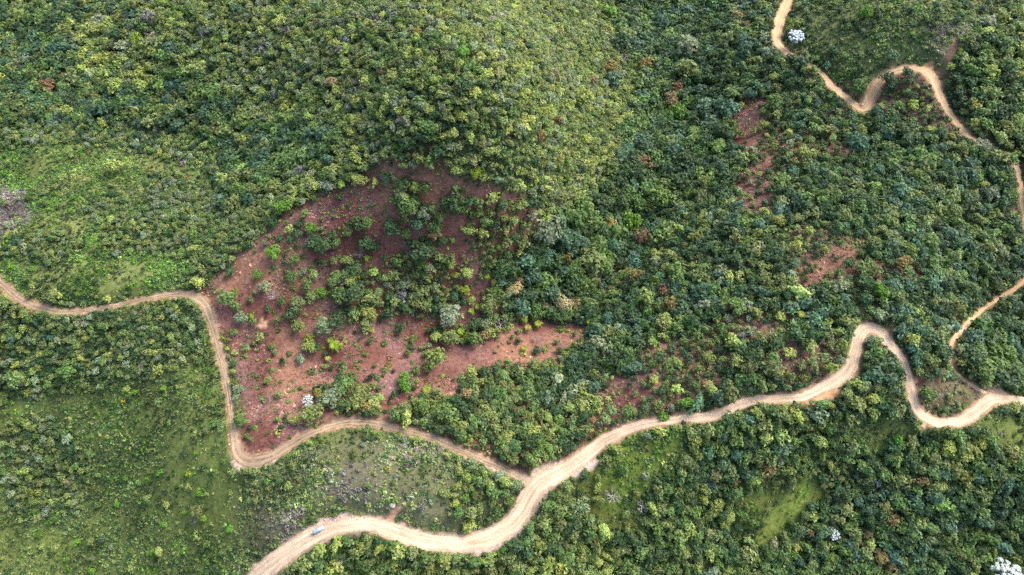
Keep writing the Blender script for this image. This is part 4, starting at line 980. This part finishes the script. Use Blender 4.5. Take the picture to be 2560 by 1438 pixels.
SPECIAL = {('cream', 1407): "tall cream-yellow flowering tree beside a brown crown above the red clearing",
           ('white', 768): "round white-leaved tree on the red slope above the track",
           ('white', 1993): "white-leaved tree beside the orange zigzag road",
           ('white', 2087): "narrow white-leaved tree in the dark lower wood",
           ('white', 2528): "large white-leaved tree cut by the lower right corner"}
def put(o, parent, loc, scale, rz):
    o.parent = parent; o.location = loc; o.scale = scale; o.rotation_euler = (0, 0, rz)
rnd = random.Random(99)
GROUP = {'t': 'large single trees in the forest and on the red slope', 's': 'bushes scattered over the slopes', 'p': 'yellow-green palms around the red slope', 'f': 'cream flowering trees', 'w': 'silver-leaved trees', 'b': 'grey leafless trees'}
NAME = {'t': 'broadleaf_tree', 's': 'shrub', 'p': 'palm_tree', 'f': 'flowering_tree', 'w': 'silver_tree', 'b': 'bare_tree'}
CAT = {'t': 'tree', 's': 'shrub', 'p': 'palm tree', 'f': 'flowering tree', 'w': 'silver tree', 'b': 'bare tree'}
silver_i = 0
for s in single:
    k_, r = s['k'], s['r']
    c = np.array(COLS[s['c']]) * rnd.lognormvariate(0, .10) * np.array([rnd.gauss(1, .06), 1, rnd.gauss(1, .08)])
    c4 = (*[float(np.clip(q, .004, .9)) for q in c], 1.0)
    rz = rnd.uniform(0, 6.28)
    if k_ == 's':
        o = link(NAME[k_], rnd.choice(BUSH)); o.location = (s['x'], s['y'], s['z'] - .05); o.scale = (r, r * rnd.uniform(.85, 1.15), r * rnd.uniform(.8, 1.15)); o.rotation_euler = (0, 0, rz); o.color = c4
    else:
        o = bpy.data.objects.new(NAME[k_], None); col.objects.link(o); o.location = (s['x'], s['y'], s['z']); o.empty_display_size = .5
        if k_ in 'tf':
            th = r * .62
            cr_ = link("crown", rnd.choice(FLOWER if k_ == 'f' else BIGCROWN)); put(cr_, o, (0, 0, th), (r, r * rnd.uniform(.88, 1.1), r * rnd.uniform(.95, 1.25)), rz); cr_.color = c4
            tk = link("trunk", rnd.choice(TRUNKS)); put(tk, o, (0, 0, 0), (r, r, th + r * .2), rz)
        elif k_ == 'p':
            cr_ = link("crown", rnd.choice(PALMS)); put(cr_, o, (0, 0, 0), (r, r, r * 1.3), rz); cr_.color = c4
            tk = link("trunk", STEM); put(tk, o, (0, 0, 0), (r, r, r * 1.3), rz)
        elif k_ == 'w':
            (VC, tm) = silver_unit(40 + silver_i, 34 if r > 5 else 20); silver_i += 1
            cr_ = link("crown", unit_mesh("crown", VC)); put(cr_, o, (0, 0, 0), (r, r, r), rz); cr_.color = c4
            tk = link("trunk", tm); put(tk, o, (0, 0, 0), (r, r, r), rz)
        else:
            tw, tm = rnd.choice(BARES)
            cr_ = link("crown", tw); put(cr_, o, (0, 0, 0), (r, r, r), rz); cr_.color = c4
            tk = link("trunk", tm); put(tk, o, (0, 0, 0), (r, r, r), rz)
    o['label'] = SPECIAL.get((s['c'], int(s['px'])), s['label']) if s['hand'] else s['label']
    o['category'] = CAT[k_]; o['group'] = GROUP[k_]

# ------------------------------------------------------------------ boulder, rubble, heaps of earth
def rock_mesh(name, seed, material, sub=2, flat=.6):
    import bmesh
    bm = bmesh.new(); bmesh.ops.create_icosphere(bm, subdivisions=sub, radius=1)
    r = np.random.default_rng(seed); cuts = [(n / np.linalg.norm(n), r.uniform(.55, .85)) for n in r.normal(0, 1, (8, 3))]
    for v in bm.verts:
        p = np.array(v.co)
        for n, d in cuts:
            e = p @ n - d
            if e > 0: p = p - n * e * .85
        p *= 1 + r.normal(0, .025); p[2] *= flat; v.co = p
    me = bpy.data.meshes.new(name); bm.to_mesh(me); bm.free(); me.materials.append(material); return me
def rock(px, py, r, me, name, label, cat, group=None):
    x, y, z = [float(q) for q in ground_at(px, py)]
    o = link(name, me, label=label, cat=cat, group=group); o.location = (x, y, z + r * .15); o.scale = (r, r * rnd.uniform(.7, 1), r * rnd.uniform(.8, 1.1)); o.rotation_euler = (0, 0, rnd.uniform(0, 6))
    return o
o = rock(982, 1264, 1.5, rock_mesh("boulder", 3, M_ROCK), "boulder", "grey boulder at the head of the small orange washout above the main road", "boulder")
for px, py, r, what in ((571, 1014, .85, "orange earth heap left of the track's straight left side"), (570, 1087, .6, "ochre earth heap beside the pale stone on the track"), (573, 1112, .6, "pink earth heap just above the track's lower left corner")):
    rock(px, py, r, rock_mesh("earth_heap", int(px), M_EARTH if px != 573 else M_PINKROCK, 2, .45), "earth_heap", what, "earth heap", "earth heaps tipped along the track")
rock(577, 1084, .45, rock_mesh("stone", 8, M_PINKROCK, 2, .7), "stone", "pale stone on the left edge of the narrow track", "stone")
RM = [rock_mesh("rock", 20 + i, M_PINKROCK, 1, .6) for i in range(4)]
stones = [(812,1300),(826,1295),(838,1303),(852,1292),(866,1298),(880,1291),(894,1299),(912,1294),(932,1301),(950,1305),(1000,1322),(1016,1312)]
for i, (px, py) in enumerate(stones):
    lab = ("leftmost" if i == 0 else "rightmost" if i == len(stones) - 1 else ["", "second", "third", "fourth", "fifth", "sixth", "seventh", "eighth", "ninth", "tenth", "eleventh"][i] + " from left") + " of the pink rocks on the road bank above the parked car"
    rock(px, py, rnd.uniform(.35, .7), RM[i % 4], "rock", lab, "rock", "loose rocks on the cut bank")

# ------------------------------------------------------------------ the parked car
M_PAINT = plain("silver_blue_paint", (.20, .28, .38), .28, .35, .6)
M_GLASS = plain("car_glass", (.03, .05, .08), .08, 0, .8)
M_TYRE = plain("tyre_rubber", (.02, .02, .022), .85)
M_RIM = plain("rim_metal", (.5, .5, .52), .35, .8)
M_LAMP = plain("headlamp", (.8, .82, .85), .15, 0, .7)
M_TAIL = plain("tail_lamp", (.35, .02, .02), .3)
M_BUMP = plain("bumper_plastic", (.06, .06, .065), .6)
def loft(name, secs, material, smooth=True, bevel=.04):
    """closed body from cross-sections along x: each section is a list of (y, z)"""
    import bmesh
    bm = bmesh.new(); rings = []
    for x, ring in secs: rings.append([bm.verts.new((x, y, z)) for y, z in ring])
    n = len(rings[0])
    for a, b in zip(rings, rings[1:]):
        for i in range(n): bm.faces.new((a[i], a[(i + 1) % n], b[(i + 1) % n], b[i]))
    bm.faces.new(rings[0]); bm.faces.new(rings[-1][::-1])
    bmesh.ops.recalc_face_normals(bm, faces=bm.faces)
    me = bpy.data.meshes.new(name); bm.to_mesh(me); bm.free(); me.materials.append(material)
    for p in me.polygons: p.use_smooth = False
    return me
def sec(w, z0, z1, k_=.12): return [(-w, z0), (-w, z1 - k_), (-w + k_, z1), (w - k_, z1), (w, z1 - k_), (w, z0)]
def box_mesh(name, x0, x1, y0, y1, z0, z1, material): return loft(name, [(x0, [(y0, z0), (y0, z1), (y1, z1), (y1, z0)]), (x1, [(y0, z0), (y0, z1), (y1, z1), (y1, z0)])], material)
def wheel_mesh(name, r, w, material):
    v, f = [], []
    for q, (rr, yy) in enumerate(((r * .55, -w), (r * .93, -w), (r, -w * .7), (r, w * .7), (r * .93, w), (r * .55, w))):
        for i in range(18):
            a = 6.2832 * i / 18; v.append((rr * math.cos(a), yy, rr * math.sin(a)))
        if q:
            for i in range(18): s = (q - 1) * 18; f.append((s + i, s + (i + 1) % 18, s + 18 + (i + 1) % 18, s + 18 + i))
    return mesh_np(name, np.array(v), np.array(f), material, smooth=True)
def disc_mesh(name, r, w, material):
    v = [(0, -w, 0)] + [(r * math.cos(6.2832 * i / 18), -w * .9, r * math.sin(6.2832 * i / 18)) for i in range(18)]
    v += [(0, w, 0)] + [(r * math.cos(6.2832 * i / 18), w * .9, r * math.sin(6.2832 * i / 18)) for i in range(18)]
    f = [(0, 1 + i, 1 + (i + 1) % 18) for i in range(18)] + [(19, 20 + (i + 1) % 18, 20 + i) for i in range(18)]
    return mesh_np(name, np.array(v), np.array(f), material)
cxp, cyp, czp = [float(q) for q in ground_at(797, 1326)]
car = bpy.data.objects.new("parked_car", None); col.objects.link(car); car.location = (cxp, cyp, czp + .16); car.rotation_euler = (0, 0, math.radians(31))
car['label'] = "silver-blue estate car parked on the edge of the pale dirt road"; car['category'] = "car"
L2 = 2.25
body = link("body", loft("body", [(-L2, sec(.80, .45, .85)), (-L2 + .12, sec(.88, .32, .98)), (-1.2, sec(.90, .26, 1.0)), (.75, sec(.90, .26, 1.0)), (1.3, sec(.89, .28, .97)), (L2 - .25, sec(.86, .32, .86)), (L2, sec(.76, .42, .70))], M_PAINT), car)
cabin = link("window_band", loft("window_band", [(-L2 + .12, sec(.80, .97, 1.05, .03)), (-L2 + .38, sec(.76, .97, 1.47, .1)), (.30, sec(.76, .97, 1.50, .1)), (1.05, sec(.80, .95, 1.03, .03))], M_GLASS), car)
roof = link("roof", loft("roof", [(-L2 + .30, sec(.70, 1.47, 1.51, .03)), (-1.2, sec(.73, 1.49, 1.57, .04)), (.0, sec(.73, 1.49, 1.575, .04)), (.38, sec(.69, 1.48, 1.53, .03))], M_PAINT), car)
for y in (-.66, .66): link("roof_rail", box_mesh("roof_rail", -1.7, .1, y - .02, y + .02, 1.585, 1.63, M_RIM), roof)
link("bumper", box_mesh("bumper", L2 - .06, L2 + .07, -.74, .74, .34, .52, M_BUMP), car); link("bumper", box_mesh("bumper", -L2 - .07, -L2 + .06, -.78, .78, .36, .56, M_BUMP), car)
for y in (-1, 1):
    link("headlight", box_mesh("headlight", L2 - .20, L2 + .012, y * .62 - .14, y * .62 + .14, .60, .73, M_LAMP), car)
    link("tail_light", box_mesh("tail_light", -L2 - .012, -L2 + .1, y * .66 - .1, y * .66 + .1, .66, .9, M_TAIL), car)
    link("wing_mirror", box_mesh("wing_mirror", .62, .78, y * .98 - .1, y * .98 + .1, 1.0, 1.14, M_PAINT), car)
WM, RMM = wheel_mesh("tyre", .34, .11, M_TYRE), disc_mesh("rim", .20, .10, M_RIM)
for x in (-1.38, 1.38):
    for y in (-.82, .82):
        wh = bpy.data.objects.new("wheel", WM); col.objects.link(wh); wh.parent = car; wh.location = (x, y, .34)
        rm = bpy.data.objects.new("rim", RMM); col.objects.link(rm); rm.parent = wh
for o_ in car.children:
    if o_.name.startswith("body"):
        b_ = o_.modifiers.new("bevel", 'BEVEL'); b_.width = .05; b_.segments = 2
print("singles", {k_: sum(1 for s in single if s['k'] == k_) for k_ in 'tspfwb'}, "forest", len(kk), "shrubs", int(mk.sum()), "ferns", len(fx_), "grass", len(hx))
